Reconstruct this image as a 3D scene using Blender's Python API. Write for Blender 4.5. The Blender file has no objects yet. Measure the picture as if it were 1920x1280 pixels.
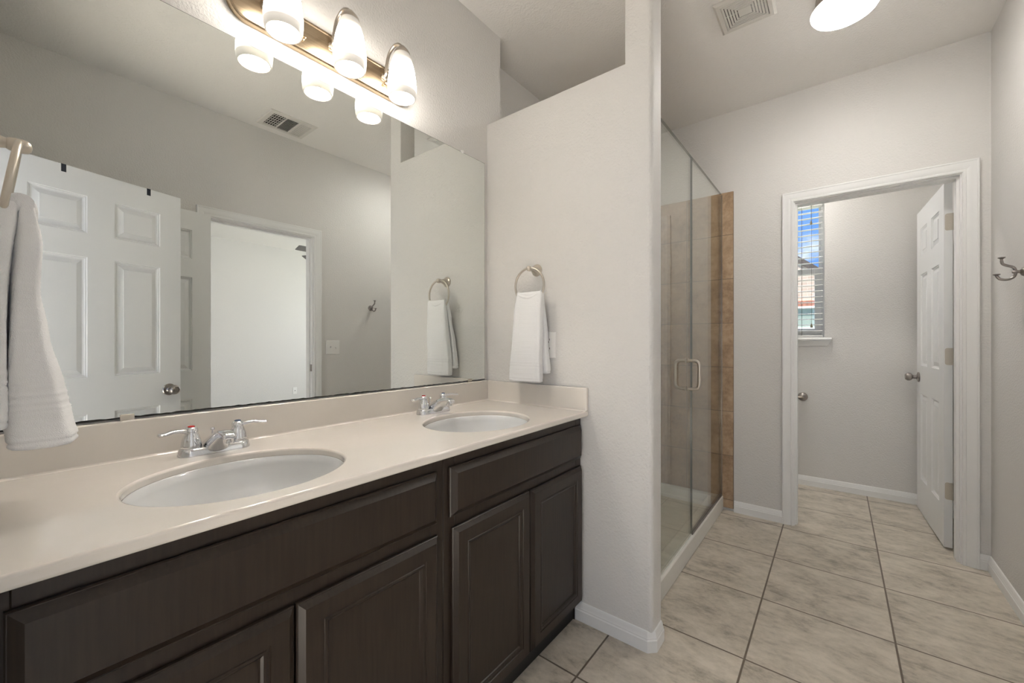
import bpy, bmesh, math, random
from mathutils import Vector, Matrix
random.seed(4)
PI = math.pi
SC = bpy.context.scene
COL = SC.collection

# ------------------------------------------------------------------ camera, world, light, exposure
cam_d = bpy.data.cameras.new('camera')
cam_d.sensor_width = 36.0
cam_d.lens = 768.0 / 1920.0 * 36.0
cam_d.shift_y = -1.0 / 1920.0
cam_d.clip_start = 0.01
cam = bpy.data.objects.new('camera', cam_d)
cam.location = (1.3642, 0.0, 1.1635)
cam.rotation_euler = (PI / 2, 0, math.radians(38.41))
COL.objects.link(cam)
SC.camera = cam

SC.view_settings.view_transform = 'Standard'
SC.view_settings.look = 'None'
SC.view_settings.gamma = 1.0
SC.view_settings.use_curve_mapping = False
SC.view_settings.exposure = 0.60

W = bpy.data.worlds.new('sky')
SC.world = W
W.use_nodes = True
nt = W.node_tree
nt.nodes.clear()
wo = nt.nodes.new('ShaderNodeOutputWorld')
bg = nt.nodes.new('ShaderNodeBackground')
tc = nt.nodes.new('ShaderNodeTexCoord')
mp = nt.nodes.new('ShaderNodeMapping')
mp.inputs['Scale'].default_value = (9, 9, 16)
nz = nt.nodes.new('ShaderNodeTexNoise')
nz.inputs['Scale'].default_value = 1.0
nz.inputs['Detail'].default_value = 6
rp = nt.nodes.new('ShaderNodeValToRGB')
rp.color_ramp.elements[0].position = 0.50
rp.color_ramp.elements[0].color = (0.13, 0.31, 0.74, 1)
rp.color_ramp.elements[1].position = 0.68
rp.color_ramp.elements[1].color = (1.0, 1.0, 1.0, 1)
nt.links.new(tc.outputs['Generated'], mp.inputs['Vector'])
nt.links.new(mp.outputs['Vector'], nz.inputs['Vector'])
nt.links.new(nz.outputs['Fac'], rp.inputs['Fac'])
nt.links.new(rp.outputs['Color'], bg.inputs['Color'])
bg.inputs['Strength'].default_value = 1.0
nt.links.new(bg.outputs['Background'], wo.inputs['Surface'])

def lamp(name, kind, loc, rot, energy, color=(1, 1, 1), size=None, size_y=None):
    d = bpy.data.lights.new(name, kind)
    d.energy = energy
    d.color = color
    if kind == 'AREA':
        d.shape = 'RECTANGLE'
        d.size = size
        d.size_y = size_y
    o = bpy.data.objects.new(name, d)
    o.location = loc
    o.rotation_euler = rot
    COL.objects.link(o)
    return o

SUN_DIR = Vector((math.cos(math.radians(47)) * math.cos(math.radians(5.5)), math.cos(math.radians(47)) * math.sin(math.radians(5.5)), -math.sin(math.radians(47))))
sun = lamp('sun', 'SUN', (-8, -3, 9), SUN_DIR.to_track_quat('-Z', 'Y').to_euler(), 36.0, (1, 0.97, 0.93))
sun.data.angle = math.radians(0.6)
# lamps added as daylight at unseen bedroom windows, behind camera and beyond side door
lamp('added_daylight', 'AREA', (1.5, -3.16, 1.6), (PI / 2, 0, 0), 12, (0.95, 0.98, 1.0), 2.6, 1.5)
lamp('added_daylight', 'AREA', (4.2, 4.76, 1.6), (-PI / 2, 0, 0), 40, (1.0, 0.985, 0.96), 2.0, 1.5)

SHADE_L = 54.0      # vanity lamp glass, brightest band
FLUSH_L = 56.0      # flush ceiling lamps

# ------------------------------------------------------------------ materials
def new_mat(name):
    m = bpy.data.materials.new(name)
    m.use_nodes = True
    n = m.node_tree
    b = n.nodes['Principled BSDF']
    return m, n, b

def pmat(name, color, rough=0.5, metal=0.0, bump=None, coat=0.0, vary=None, coord='Object', spec=None, aniso=0.0):
    """bump=(scale, strength, distance, detail) ; vary=(scale vec, amount)"""
    m, n, b = new_mat(name)
    b.inputs['Base Color'].default_value = (*color, 1)
    b.inputs['Roughness'].default_value = rough
    b.inputs['Metallic'].default_value = metal
    b.inputs['Coat Weight'].default_value = coat
    b.inputs['Coat Roughness'].default_value = 0.05
    if spec is not None:
        b.inputs['Specular IOR Level'].default_value = spec
    if aniso:
        b.inputs['Anisotropic'].default_value = aniso
    t = n.nodes.new('ShaderNodeTexCoord')
    if bump:
        nz = n.nodes.new('ShaderNodeTexNoise')
        nz.inputs['Scale'].default_value = bump[0]
        nz.inputs['Detail'].default_value = bump[3] if len(bump) > 3 else 2
        bp = n.nodes.new('ShaderNodeBump')
        bp.inputs['Strength'].default_value = bump[1]
        bp.inputs['Distance'].default_value = bump[2]
        n.links.new(t.outputs[coord], nz.inputs['Vector'])
        n.links.new(nz.outputs['Fac'], bp.inputs['Height'])
        n.links.new(bp.outputs['Normal'], b.inputs['Normal'])
    if vary:
        mp = n.nodes.new('ShaderNodeMapping')
        mp.inputs['Scale'].default_value = vary[0]
        nz = n.nodes.new('ShaderNodeTexNoise')
        nz.inputs['Scale'].default_value = 1
        nz.inputs['Detail'].default_value = 4
        rp = n.nodes.new('ShaderNodeValToRGB')
        a = vary[1]
        rp.color_ramp.elements[0].position = 0.3
        rp.color_ramp.elements[1].position = 0.7
        rp.color_ramp.elements[0].color = tuple(c * (1 - a) for c in color) + (1,)
        rp.color_ramp.elements[1].color = tuple(min(1, c * (1 + a)) for c in color) + (1,)
        n.links.new(t.outputs[coord], mp.inputs['Vector'])
        n.links.new(mp.outputs['Vector'], nz.inputs['Vector'])
        n.links.new(nz.outputs['Fac'], rp.inputs['Fac'])
        n.links.new(rp.outputs['Color'], b.inputs['Base Color'])
    return m

M = {}
M['wall'] = pmat('wall_paint', (0.745, 0.728, 0.705), 0.55, bump=(120, 0.48, 0.005, 3))
M['ceil'] = pmat('ceiling_paint', (0.88, 0.86, 0.835), 0.7, bump=(110, 0.55, 0.005, 3))
M['trim'] = pmat('white_trim_paint', (0.88, 0.88, 0.87), 0.32)
M['door'] = pmat('white_door_paint', (0.84, 0.845, 0.84), 0.38, bump=(40, 0.06, 0.002, 6))
M['mirror'] = pmat('mirror_silver', (0.84, 0.865, 0.845), 0.005, 1.0)
M['black'] = pmat('black_edge', (0.012, 0.011, 0.010), 0.6, vary=((60, 60, 60), 0.6))
M['glass_edge'] = pmat('mirror_glass_edge', (0.05, 0.075, 0.06), 0.2)
M['chrome'] = pmat('chrome', (0.80, 0.81, 0.83), 0.06, 1.0)
M['nickel'] = pmat('brushed_nickel', (0.52, 0.47, 0.41), 0.3, 1.0)
M['nickel_light'] = pmat('satin_nickel', (0.62, 0.57, 0.50), 0.34, 1.0)
M['pewter'] = pmat('dark_nickel', (0.36, 0.33, 0.31), 0.3, 1.0)
M['bronze'] = pmat('brushed_bronze_plate', (0.42, 0.33, 0.23), 0.27, 1.0, vary=((3, 3, 160), 0.12), aniso=0.5)
M['counter'] = pmat('cream_cultured_marble', (0.80, 0.75, 0.69), 0.10, coat=0.5, vary=((5, 5, 5), 0.03))
M['china'] = pmat('white_china', (0.78, 0.785, 0.785), 0.12, coat=0.4)
M['pan'] = pmat('white_acrylic', (0.78, 0.77, 0.73), 0.25)
M['plastic'] = pmat('white_plastic', (0.88, 0.87, 0.85), 0.35)
M['dark'] = pmat('dark_recess', (0.02, 0.02, 0.02), 0.8)
M['ventdark'] = pmat('duct_recess', (0.05, 0.047, 0.042), 0.8)
M['grille'] = pmat('vent_paint', (0.72, 0.70, 0.66), 0.45)
M['navy'] = pmat('navy_strap', (0.012, 0.018, 0.03), 0.5)
M['red'] = pmat('red_button', (0.55, 0.03, 0.03), 0.2)
M['blue'] = pmat('blue_button', (0.10, 0.14, 0.22), 0.2)
M['carpet'] = pmat('beige_carpet', (0.60, 0.56, 0.50), 0.95, bump=(300, 0.6, 0.006, 2))
M['fan'] = pmat('grey_fan_blade', (0.16, 0.15, 0.145), 0.5)
M['towel'] = pmat('white_terry', (0.92, 0.92, 0.925), 0.95, bump=(700, 0.5, 0.002, 3))
M['towel_seam'] = pmat('tan_towel_edge', (0.50, 0.40, 0.27), 0.9)
M['toe'] = pmat('black_toe_kick', (0.008, 0.008, 0.008), 0.5)
M['blind'] = pmat('white_blind', (0.90, 0.89, 0.87), 0.4)
M['cord'] = pmat('blind_cord', (0.10, 0.085, 0.06), 0.8)
M['tassel'] = pmat('brown_tassel', (0.16, 0.13, 0.075), 0.5)
M['brick'] = None
M['roof'] = pmat('shingle_roof', (0.36, 0.27, 0.24), 0.9, vary=((8, 8, 20), 0.3))
M['fascia'] = pmat('brown_fascia', (0.10, 0.075, 0.06), 0.7)
M['soldier'] = pmat('red_brick_course', (0.42, 0.17, 0.11), 0.85, vary=((14, 1, 1), 0.35))
M['greenpane'] = pmat('green_reflecting_pane', (0.33, 0.39, 0.34), 0.2)
M['grass'] = pmat('lawn', (0.055, 0.07, 0.035), 0.95, vary=((30, 30, 30), 0.4))

def wood_mat():
    m, n, b = new_mat('espresso_wood')
    t = n.nodes.new('ShaderNodeTexCoord')
    mp = n.nodes.new('ShaderNodeMapping')
    mp.inputs['Scale'].default_value = (140, 150, 9)
    nz = n.nodes.new('ShaderNodeTexNoise')
    nz.inputs['Scale'].default_value = 1
    nz.inputs['Detail'].default_value = 6
    rp = n.nodes.new('ShaderNodeValToRGB')
    rp.color_ramp.elements[0].position = 0.3
    rp.color_ramp.elements[1].position = 0.75
    rp.color_ramp.elements[0].color = (0.021, 0.0135, 0.009, 1)
    rp.color_ramp.elements[1].color = (0.033, 0.0220, 0.0150, 1)
    n.links.new(t.outputs['Object'], mp.inputs['Vector'])
    n.links.new(mp.outputs['Vector'], nz.inputs['Vector'])
    n.links.new(nz.outputs['Fac'], rp.inputs['Fac'])
    n.links.new(rp.outputs['Color'], b.inputs['Base Color'])
    b.inputs['Roughness'].default_value = 0.36
    b.inputs['Specular IOR Level'].default_value = 0.42
    bp = n.nodes.new('ShaderNodeBump')
    bp.inputs['Strength'].default_value = 0.12
    bp.inputs['Distance'].default_value = 0.001
    n.links.new(nz.outputs['Fac'], bp.inputs['Height'])
    n.links.new(bp.outputs['Normal'], b.inputs['Normal'])
    return m
M['wood'] = wood_mat()

def tile_mat(name, ax, org, size, grout_w, cols, grout_col, streak, rough, blotch=0.5):
    """square tiles on the plane of the two object axes ax, with real grout joints"""
    m, n, b = new_mat(name)
    L = n.links.new
    t = n.nodes.new('ShaderNodeTexCoord')
    sp = n.nodes.new('ShaderNodeSeparateXYZ')
    L(t.outputs['Object'], sp.inputs[0])
    dist, idx = [], []
    def math_n(op, a, bv=None):
        k = n.nodes.new('ShaderNodeMath')
        k.operation = op
        for i, v in enumerate((a, bv)):
            if v is None:
                continue
            if isinstance(v, (int, float)):
                k.inputs[i].default_value = v
            else:
                L(v, k.inputs[i])
        return k.outputs[0]
    for k in range(2):
        s = math_n('DIVIDE', math_n('SUBTRACT', sp.outputs[ax[k]], org[k]), size[k])
        fr = math_n('SUBTRACT', s, math_n('FLOOR', s))
        idx.append(math_n('FLOOR', s))
        e = math_n('MINIMUM', fr, math_n('SUBTRACT', 1.0, fr))
        dist.append(math_n('MULTIPLY', e, size[k]))
    d = math_n('MINIMUM', dist[0], dist[1])
    jn = n.nodes.new('ShaderNodeMapRange')
    jn.inputs['From Min'].default_value = grout_w * 0.5 * 0.75
    jn.inputs['From Max'].default_value = grout_w * 0.5 * 1.25
    L(d, jn.inputs['Value'])
    # each tile shifts the pattern
    off = n.nodes.new('ShaderNodeCombineXYZ')
    L(math_n('MULTIPLY', idx[0], 3.71), off.inputs[0])
    L(math_n('MULTIPLY', idx[1], 5.13), off.inputs[1])
    L(math_n('MULTIPLY', math_n('ADD', idx[0], idx[1]), 2.37), off.inputs[2])
    va = n.nodes.new('ShaderNodeVectorMath')
    va.operation = 'ADD'
    L(t.outputs['Object'], va.inputs[0])
    L(off.outputs[0], va.inputs[1])
    def noise(scale, detail, rough_, dist_=0.0):
        mp = n.nodes.new('ShaderNodeMapping')
        mp.inputs['Scale'].default_value = scale
        L(va.outputs[0], mp.inputs['Vector'])
        z = n.nodes.new('ShaderNodeTexNoise')
        z.inputs['Scale'].default_value = 1
        z.inputs['Detail'].default_value = detail
        z.inputs['Roughness'].default_value = rough_
        z.inputs['Distortion'].default_value = dist_
        L(mp.outputs[0], z.inputs['Vector'])
        return z.outputs['Fac']
    a = noise(streak, 8, 0.68, 0.4)
    c = noise(tuple(v * 5 for v in streak), 6, 0.7)
    mixv = math_n('ADD', math_n('MULTIPLY', a, 0.62), math_n('MULTIPLY', c, 0.38))
    rp = n.nodes.new('ShaderNodeValToRGB')
    el = rp.color_ramp.elements
    el[0].position = 0.36
    el[0].color = (*cols[0], 1)
    el[1].position = 0.60
    el[1].color = (*cols[2], 1)
    e = el.new(0.48)
    e.color = (*cols[1], 1)
    L(mixv, rp.inputs['Fac'])
    mx = n.nodes.new('ShaderNodeMix')
    mx.data_type = 'RGBA'
    L(jn.outputs[0], mx.inputs['Factor'])
    mx.inputs['A'].default_value = (*grout_col, 1)
    L(rp.outputs['Color'], mx.inputs['B'])
    L(mx.outputs['Result'], b.inputs['Base Color'])
    b.inputs['Roughness'].default_value = rough
    bp = n.nodes.new('ShaderNodeBump')
    bp.inputs['Strength'].default_value = 0.5
    bp.inputs['Distance'].default_value = 0.002
    L(math_n('ADD', jn.outputs[0], math_n('MULTIPLY', mixv, 0.25)), bp.inputs['Height'])
    L(bp.outputs['Normal'], b.inputs['Normal'])
    return m

M['floor'] = tile_mat('floor_tile', (0, 1), (0.214, 1.252), (0.4425, 0.4505), 0.0065,
                      ((0.31, 0.275, 0.225), (0.55, 0.495, 0.415), (0.68, 0.615, 0.525)), (0.15, 0.115, 0.085), (5, 9, 5), 0.42)
TC = ((0.27, 0.175, 0.105), (0.42, 0.29, 0.18), (0.52, 0.38, 0.25))
M['tile_xz'] = tile_mat('shower_tile_back', (0, 2), (0.814, 0.078), (0.302, 0.302), 0.004, TC, (0.22, 0.16, 0.11), (7, 7, 7), 0.4)
M['tile_yz'] = tile_mat('shower_tile_side', (1, 2), (1.64, 0.078), (0.302, 0.302), 0.004, TC, (0.22, 0.16, 0.11), (7, 7, 7), 0.4)

def brick_mat():
    m, n, b = new_mat('peach_brick')
    t = n.nodes.new('ShaderNodeTexCoord')
    mp = n.nodes.new('ShaderNodeMapping')
    mp.inputs['Rotation'].default_value = (PI / 2, 0, 0)
    br = n.nodes.new('ShaderNodeTexBrick')
    br.inputs['Scale'].default_value = 4.0
    br.inputs['Color1'].default_value = (0.54, 0.39, 0.30, 1)
    br.inputs['Color2'].default_value = (0.62, 0.47, 0.37, 1)
    br.inputs['Mortar'].default_value = (0.70, 0.63, 0.56, 1)
    br.inputs['Mortar Size'].default_value = 0.015
    n.links.new(t.outputs['Object'], mp.inputs['Vector'])
    n.links.new(mp.outputs['Vector'], br.inputs['Vector'])
    n.links.new(br.outputs['Color'], b.inputs['Base Color'])
    b.inputs['Roughness'].default_value = 0.9
    return m
M['brick'] = brick_mat()

def clear_mat(name, tint, refl=1.0):
    m = bpy.data.materials.new(name)
    m.use_nodes = True
    n = m.node_tree
    n.nodes.clear()
    out = n.nodes.new('ShaderNodeOutputMaterial')
    tr = n.nodes.new('ShaderNodeBsdfTransparent')
    tr.inputs['Color'].default_value = (*tint, 1)
    gl = n.nodes.new('ShaderNodeBsdfGlossy')
    gl.inputs['Roughness'].default_value = 0.0
    gl.inputs['Color'].default_value = (refl, refl, refl, 1)
    fr = n.nodes.new('ShaderNodeFresnel')
    ge = n.nodes.new('ShaderNodeNewGeometry')
    io = n.nodes.new('ShaderNodeMapRange')          # same reflectance from both sides of the slab
    io.inputs['To Min'].default_value = 1.5
    io.inputs['To Max'].default_value = 1 / 1.5
    n.links.new(ge.outputs['Backfacing'], io.inputs['Value'])
    n.links.new(io.outputs[0], fr.inputs['IOR'])
    mx = n.nodes.new('ShaderNodeMixShader')
    n.links.new(fr.outputs[0], mx.inputs[0])
    n.links.new(tr.outputs[0], mx.inputs[1])
    n.links.new(gl.outputs[0], mx.inputs[2])
    n.links.new(mx.outputs[0], out.inputs['Surface'])
    return m
M['glass'] = clear_mat('shower_glass', (0.955, 0.975, 0.955))
M['pane'] = clear_mat('window_glass', (0.97, 0.98, 0.98))

def lamp_mat(name, stops, axis_min, axis_max, strength, tint):
    """lit lamp glass: bulb glow painted as an emission ramp along object z"""
    m, n, b = new_mat(name)
    t = n.nodes.new('ShaderNodeTexCoord')
    sp = n.nodes.new('ShaderNodeSeparateXYZ')
    mr = n.nodes.new('ShaderNodeMapRange')
    mr.inputs['From Min'].default_value = axis_min
    mr.inputs['From Max'].default_value = axis_max
    rp = n.nodes.new('ShaderNodeValToRGB')
    rp.color_ramp.interpolation = 'EASE'
    el = rp.color_ramp.elements
    el[0].position, el[1].position = stops[0][0], stops[-1][0]
    el[0].color, el[1].color = (*[stops[0][1]] * 3, 1), (*[stops[-1][1]] * 3, 1)
    for p, v in stops[1:-1]:
        e = el.new(p)
        e.color = (v, v, v, 1)
    ml = n.nodes.new('ShaderNodeMath')
    ml.operation = 'MULTIPLY'
    ml.inputs[1].default_value = strength
    n.links.new(t.outputs['Object'], sp.inputs[0])
    n.links.new(sp.outputs[2], mr.inputs['Value'])
    n.links.new(mr.outputs[0], rp.inputs['Fac'])
    n.links.new(rp.outputs['Color'], ml.inputs[0])
    n.links.new(ml.outputs[0], b.inputs['Emission Strength'])
    b.inputs['Emission Color'].default_value = (*tint, 1)
    b.inputs['Base Color'].default_value = (0.5, 0.46, 0.40, 1)
    b.inputs['Roughness'].default_value = 0.35
    return m
M['shade'] = lamp_mat('lit_frosted_glass', [(0.0, 0.016), (0.12, 0.026), (0.32, 1.0), (0.55, 0.85), (0.74, 0.06), (0.84, 0.018), (1.0, 0.006)],
                      0.0, 0.17, SHADE_L * 0.30, (1.0, 0.94, 0.85))  # glow painted by height: bright middle, dim rim and top
M['bulb'] = lamp_mat('lit_bulb', [(0.0, 1.0), (1.0, 1.0)], 0.0, 1.0, SHADE_L * 4.0, (1.0, 0.965, 0.915))
M['lens'] = lamp_mat('lit_opal_lens', [(0.0, 1.0), (0.35, 0.5), (0.62, 0.06), (1.0, 0.02)], 0.0, 0.06, FLUSH_L, (1.0, 0.965, 0.915))

# ------------------------------------------------------------------ mesh helpers
def new_bm():
    return bmesh.new()

def obj(name, bm, m, parent=None, angle=35, bevel=None, merge=True, recalc=True):
    if merge:
        bmesh.ops.remove_doubles(bm, verts=[v for v in bm.verts if not v.tag], dist=1e-6)
    if recalc:
        bmesh.ops.recalc_face_normals(bm, faces=bm.faces)
    me = bpy.data.meshes.new(name)
    bm.to_mesh(me)
    bm.free()
    for p in me.polygons:
        p.use_smooth = True
    me.set_sharp_from_angle(angle=math.radians(angle))
    if isinstance(m, (list, tuple)):
        for k in m:
            me.materials.append(k)
    else:
        me.materials.append(m)
    o = bpy.data.objects.new(name, me)
    COL.objects.link(o)
    if parent:
        o.parent = parent
    if bevel:
        md = o.modifiers.new('bevel', 'BEVEL')
        md.width = bevel[0]
        md.segments = bevel[1]
        md.limit_method = 'ANGLE'
        md.angle_limit = math.radians(bevel[2] if len(bevel) > 2 else 40)
        md.harden_normals = False
    return o

def thing(name, label=None, cat=None, loc=(0, 0, 0), rotz=0.0, group=None, kind=None):
    o = bpy.data.objects.new(name, None)
    o.empty_display_size = 0.05
    o.location = loc
    o.rotation_euler = (0, 0, rotz)
    COL.objects.link(o)
    tag(o, label, cat, group, kind)
    return o

def tag(o, label=None, cat=None, group=None, kind=None):
    if label: o['label'] = label
    if cat: o['category'] = cat
    if group: o['group'] = group
    if kind: o['kind'] = kind
    return o

def struct(name, bm, m, parent=None, **k):
    o = obj(name, bm, m, parent, **k)
    if parent is None:
        o['kind'] = 'structure'
    return o

def box(bm, x0, y0, z0, x1, y1, z1):
    v = [bm.verts.new(p) for p in ((x0, y0, z0), (x1, y0, z0), (x1, y1, z0), (x0, y1, z0),
                                   (x0, y0, z1), (x1, y0, z1), (x1, y1, z1), (x0, y1, z1))]
    for q in v:
        q.tag = True                      # boxes that touch stay separate solids
    for f in ((0, 3, 2, 1), (4, 5, 6, 7), (0, 1, 5, 4), (1, 2, 6, 5), (2, 3, 7, 6), (3, 0, 4, 7)):
        bm.faces.new([v[i] for i in f])
    return v

def rect_frame(bm, x0, z0, x1, z1, ws, wb, wt, y0, y1):
    box(bm, x0, y0, z0, x0 + ws, y1, z1)
    box(bm, x1 - ws, y0, z0, x1, y1, z1)
    box(bm, x0 + ws, y0, z0, x1 - ws, y1, z0 + wb)
    box(bm, x0 + ws, y0, z1 - wt, x1 - ws, y1, z1)

def loft(bm, loops, cap0=True, cap1=True, closed=True):
    vs = [[bm.verts.new(p) for p in lp] for lp in loops]
    n = len(vs[0])
    for a, b in zip(vs[:-1], vs[1:]):
        for i in range(n if closed else n - 1):
            j = (i + 1) % n
            bm.faces.new((a[i], a[j], b[j], b[i]))
    if cap0: bm.faces.new(list(reversed(vs[0])))
    if cap1: bm.faces.new(vs[-1])
    return vs

def lathe(bm, prof, loc=(0, 0, 0), axis='z', seg=32, sgn=1, cap=True):
    """prof = [(radius, height)]"""
    loops = []
    for r, h in prof:
        lp = []
        for i in range(seg):
            a = 2 * PI * i / seg
            c, s = r * math.cos(a), r * math.sin(a)
            if axis == 'z': p = (c, s, h * sgn)
            elif axis == 'y': p = (c, h * sgn, s)
            else: p = (h * sgn, c, s)
            lp.append((p[0] + loc[0], p[1] + loc[1], p[2] + loc[2]))
        loops.append(lp)
    return loft(bm, loops, cap, cap)

def tube(bm, pts, rad, seg=12, closed=False, flat=None):
    """swept tube along pts; rad number or list; flat=(sx,sz) squashes the section"""
    P = [Vector(p) for p in pts]
    n = len(P)
    R = rad if isinstance(rad, (list, tuple)) else [rad] * n
    tang = []
    for i in range(n):
        if closed: d = P[(i + 1) % n] - P[i - 1]
        elif i == 0: d = P[1] - P[0]
        elif i == n - 1: d = P[-1] - P[-2]
        else: d = P[i + 1] - P[i - 1]
        tang.append(d.normalized())
    up = Vector((0, 0, 1)) if abs(tang[0].z) < 0.9 else Vector((1, 0, 0))
    nrm = (up - tang[0] * up.dot(tang[0])).normalized()
    loops = []
    for i in range(n):
        nrm = (nrm - tang[i] * nrm.dot(tang[i])).normalized()
        bi = tang[i].cross(nrm)
        fx, fz = flat[i] if flat else (1, 1)
        loops.append([P[i] + (nrm * math.cos(2 * PI * k / seg) * fz + bi * math.sin(2 * PI * k / seg) * fx) * R[i] for k in range(seg)])
    if closed:
        vs = loft(bm, loops, False, False)
        a, b = vs[-1], vs[0]
        for i in range(seg):
            j = (i + 1) % seg
            bm.faces.new((a[i], a[j], b[j], b[i]))
    else:
        loft(bm, loops)

def smooth_path(ctrl, n=8):
    """Catmull-Rom through control points"""
    P = [Vector(p) for p in ctrl]
    P = [P[0] * 2 - P[1]] + P + [P[-1] * 2 - P[-2]]
    out = []
    for i in range(1, len(P) - 2):
        for k in range(n):
            t = k / n
            a, b, c, d = P[i - 1], P[i], P[i + 1], P[i + 2]
            out.append(0.5 * ((2 * b) + (c - a) * t + (2 * a - 5 * b + 4 * c - d) * t * t + (3 * b - a - 3 * c + d) * t ** 3))
    out.append(P[-2])
    return out

def prism(bm, poly, plane, d0, d1):
    """extrude a 2-D polygon: plane 'xz' (depth y), 'yz' (depth x), 'xy' (depth z)"""
    def P(a, b, d):
        return {'xz': (a, d, b), 'yz': (d, a, b), 'xy': (a, b, d)}[plane]
    loft(bm, [[P(a, b, d0) for a, b in poly], [P(a, b, d1) for a, b in poly]])

def sweep_plan(bm, prof, path, side=1):
    """prof=[(offset from wall, z)] swept along a plan polyline with mitres; side=+1 left of travel"""
    n = len(path)
    loops = []
    for i in range(n):
        p = Vector(path[i])
        def nrm(a, b):
            d = (Vector(b) - Vector(a)).normalized()
            return Vector((-d.y, d.x)) * side
        if i == 0: m = nrm(path[0], path[1])
        elif i == n - 1: m = nrm(path[-2], path[-1])
        else:
            a, b = nrm(path[i - 1], path[i]), nrm(path[i], path[i + 1])
            m = (a + b)
            m = m / m.length_squared * 2 if m.length > 1e-6 else a
        loops.append([(p.x + m.x * o, p.y + m.y * o, z) for o, z in prof])
    loft(bm, loops)

def rings(bm, w, h, prof, y_sign=-1, x0=0, z0=0, y0=0, back=None):
    """concentric rectangular rings on the x-z plane: prof=[(inset, depth behind y0)]"""
    loops = []
    for ins, dep in prof:
        y = y0 - y_sign * dep
        loops.append([(x0 + ins, y, z0 + ins), (x0 + w - ins, y, z0 + ins), (x0 + w - ins, y, z0 + h - ins), (x0 + ins, y, z0 + h - ins)])
    loft(bm, loops, back is not None, True)

BASE_PROF = [(0, 0.0), (0.013, 0.0), (0.013, 0.043), (0.0105, 0.047), (0.0105, 0.052), (0.008, 0.057), (0.0075, 0.066), (0.004, 0.074), (0, 0.076)]
CAS_PROF = [(0.0, 0.0), (0.0, 0.008), (0.004, 0.011), (0.012, 0.011), (0.015, 0.008), (0.019, 0.0095), (0.030, 0.014), (0.044, 0.0165), (0.050, 0.0165), (0.052, 0.0185), (0.058, 0.018), (0.060, 0.015), (0.060, 0.0)]

# ------------------------------------------------------------------ room shell
YE, P, PT, B, BT, X1, F, H = -0.035, 1.521, 0.11, 3.13, 0.115, 1.976, 4.073, 2.73

bm = new_bm(); box(bm, -0.27, -0.15, -0.06, 2.03, 4.19, 0.0)
struct('floor', bm, M['floor'])
bm = new_bm(); box(bm, 2.03, -0.15, -0.06, 6.1, 4.7, 0.0); box(bm, -0.15, -3.1, -0.06, 6.1, -0.15, 0.0)
struct('floor_bedroom', bm, M['carpet'])
bm = new_bm(); box(bm, -0.27, -0.15, H, 2.09, 4.19, H + 0.08)
struct('ceiling', bm, M['ceil'])
bm = new_bm(); box(bm, 2.09, -0.15, H, 6.1, 4.7, H + 0.08); box(bm, -0.15, -3.1, H, 6.1, -0.15, H + 0.08)
struct('ceiling_bedroom', bm, M['ceil'])

bm = new_bm(); box(bm, -0.15, -0.35, 0, 0.0, P + PT - 0.008, H); box(bm, -0.15, -3.1, 0, 0.0, -2.75, H)
box(bm, -0.15, -2.75, 0, 0.0, -0.35, 0.08); box(bm, -0.15, -2.75, 2.35, 0.0, -0.35, H)  # opening out of view, added so sun bounces off the bedroom carpet
struct('wall_left', bm, M['wall'])
bm = new_bm(); box(bm, -0.27, 1.45, 0, -0.15, B + BT, H)
struct('wall_shower', bm, M['wall'])

# partition between vanity and shower, with the high opening and rounded free edge
bm = new_bm()
prism(bm, [(0, 0), (0.826, 0), (0.826, H), (0.717, H), (0.717, 2.243), (0, 2.243)], 'xz', P, P + PT)
bm.edges.ensure_lookup_table()
es = [e for e in bm.edges if abs(e.verts[0].co.x - e.verts[1].co.x) < 1e-6 and abs(e.verts[0].co.z - e.verts[1].co.z) > 1 and e.verts[0].co.x > 0.8]
bmesh.ops.bevel(bm, geom=es, offset=0.02, segments=6, profile=0.5, affect='EDGES')
es = [e for e in bm.edges if (e.verts[0].co.x < 0.72 and e.verts[1].co.x < 0.72 and e.verts[0].co.z > 2.2 and e.verts[1].co.z > 2.2
      and abs(e.verts[0].co.y - e.verts[1].co.y) < 1e-6 and (e.verts[0].co - e.verts[1].co).length > 0.2 and not (abs(e.verts[0].co.x) < 1e-6 and abs(e.verts[1].co.x) < 1e-6))]
bmesh.ops.bevel(bm, geom=es, offset=0.008, segments=3, profile=0.5, affect='EDGES')
struct('wall_partition', bm, M['wall'], angle=50)

OXL, OXR, OZ = 1.140, 1.881, 2.045        # rough door opening of the back wall
bm = new_bm()
prism(bm, [(-0.15, 0), (OXL, 0), (OXL, OZ), (OXR, OZ), (OXR, 0), (X1, 0), (X1, H), (-0.15, H)], 'xz', B, B + BT)
struct('wall_back', bm, M['wall'])
RY0, RY1, RZ = 0.877, 1.612, 2.017
bm = new_bm()
prism(bm, [(-0.15, 0), (RY0, 0), (RY0, RZ), (RY1, RZ), (RY1, 0), (4.19, 0), (4.19, H), (-0.15, H)], 'yz', X1, X1 + 0.114)
struct('wall_right', bm, M['wall'])
bm = new_bm()
prism(bm, [(0, 0), (0.755, 0), (0.755, 2.06), (1.497, 2.06), (1.497, 0), (X1, 0), (X1, H), (0, H)], 'xz', YE - 0.115, YE)
struct('wall_entry', bm, M['wall'])
WX0, WX1, WZ0, WZ1 = 0.68, 1.288, 1.19, 2.29
bm = new_bm()
for b_ in ((0.2, 0, WX0, H), (WX1, 0, X1, H), (WX0, 0, WX1, WZ0), (WX0, WZ1, WX1, H)):
    box(bm, b_[0], F, b_[1], b_[2], F + 0.117, b_[3])
struct('wall_toilet_room', bm, M['wall'])
bm = new_bm(); box(bm, 0.2, B + BT, 0, 0.3, F, H)
struct('wall_toilet_side', bm, M['wall'])
bm = new_bm(); box(bm, 6.0, -3.1, 0, 6.1, 4.7, H)
struct('wall_bedroom_far', bm, M['wall'])
bm = new_bm()
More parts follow.
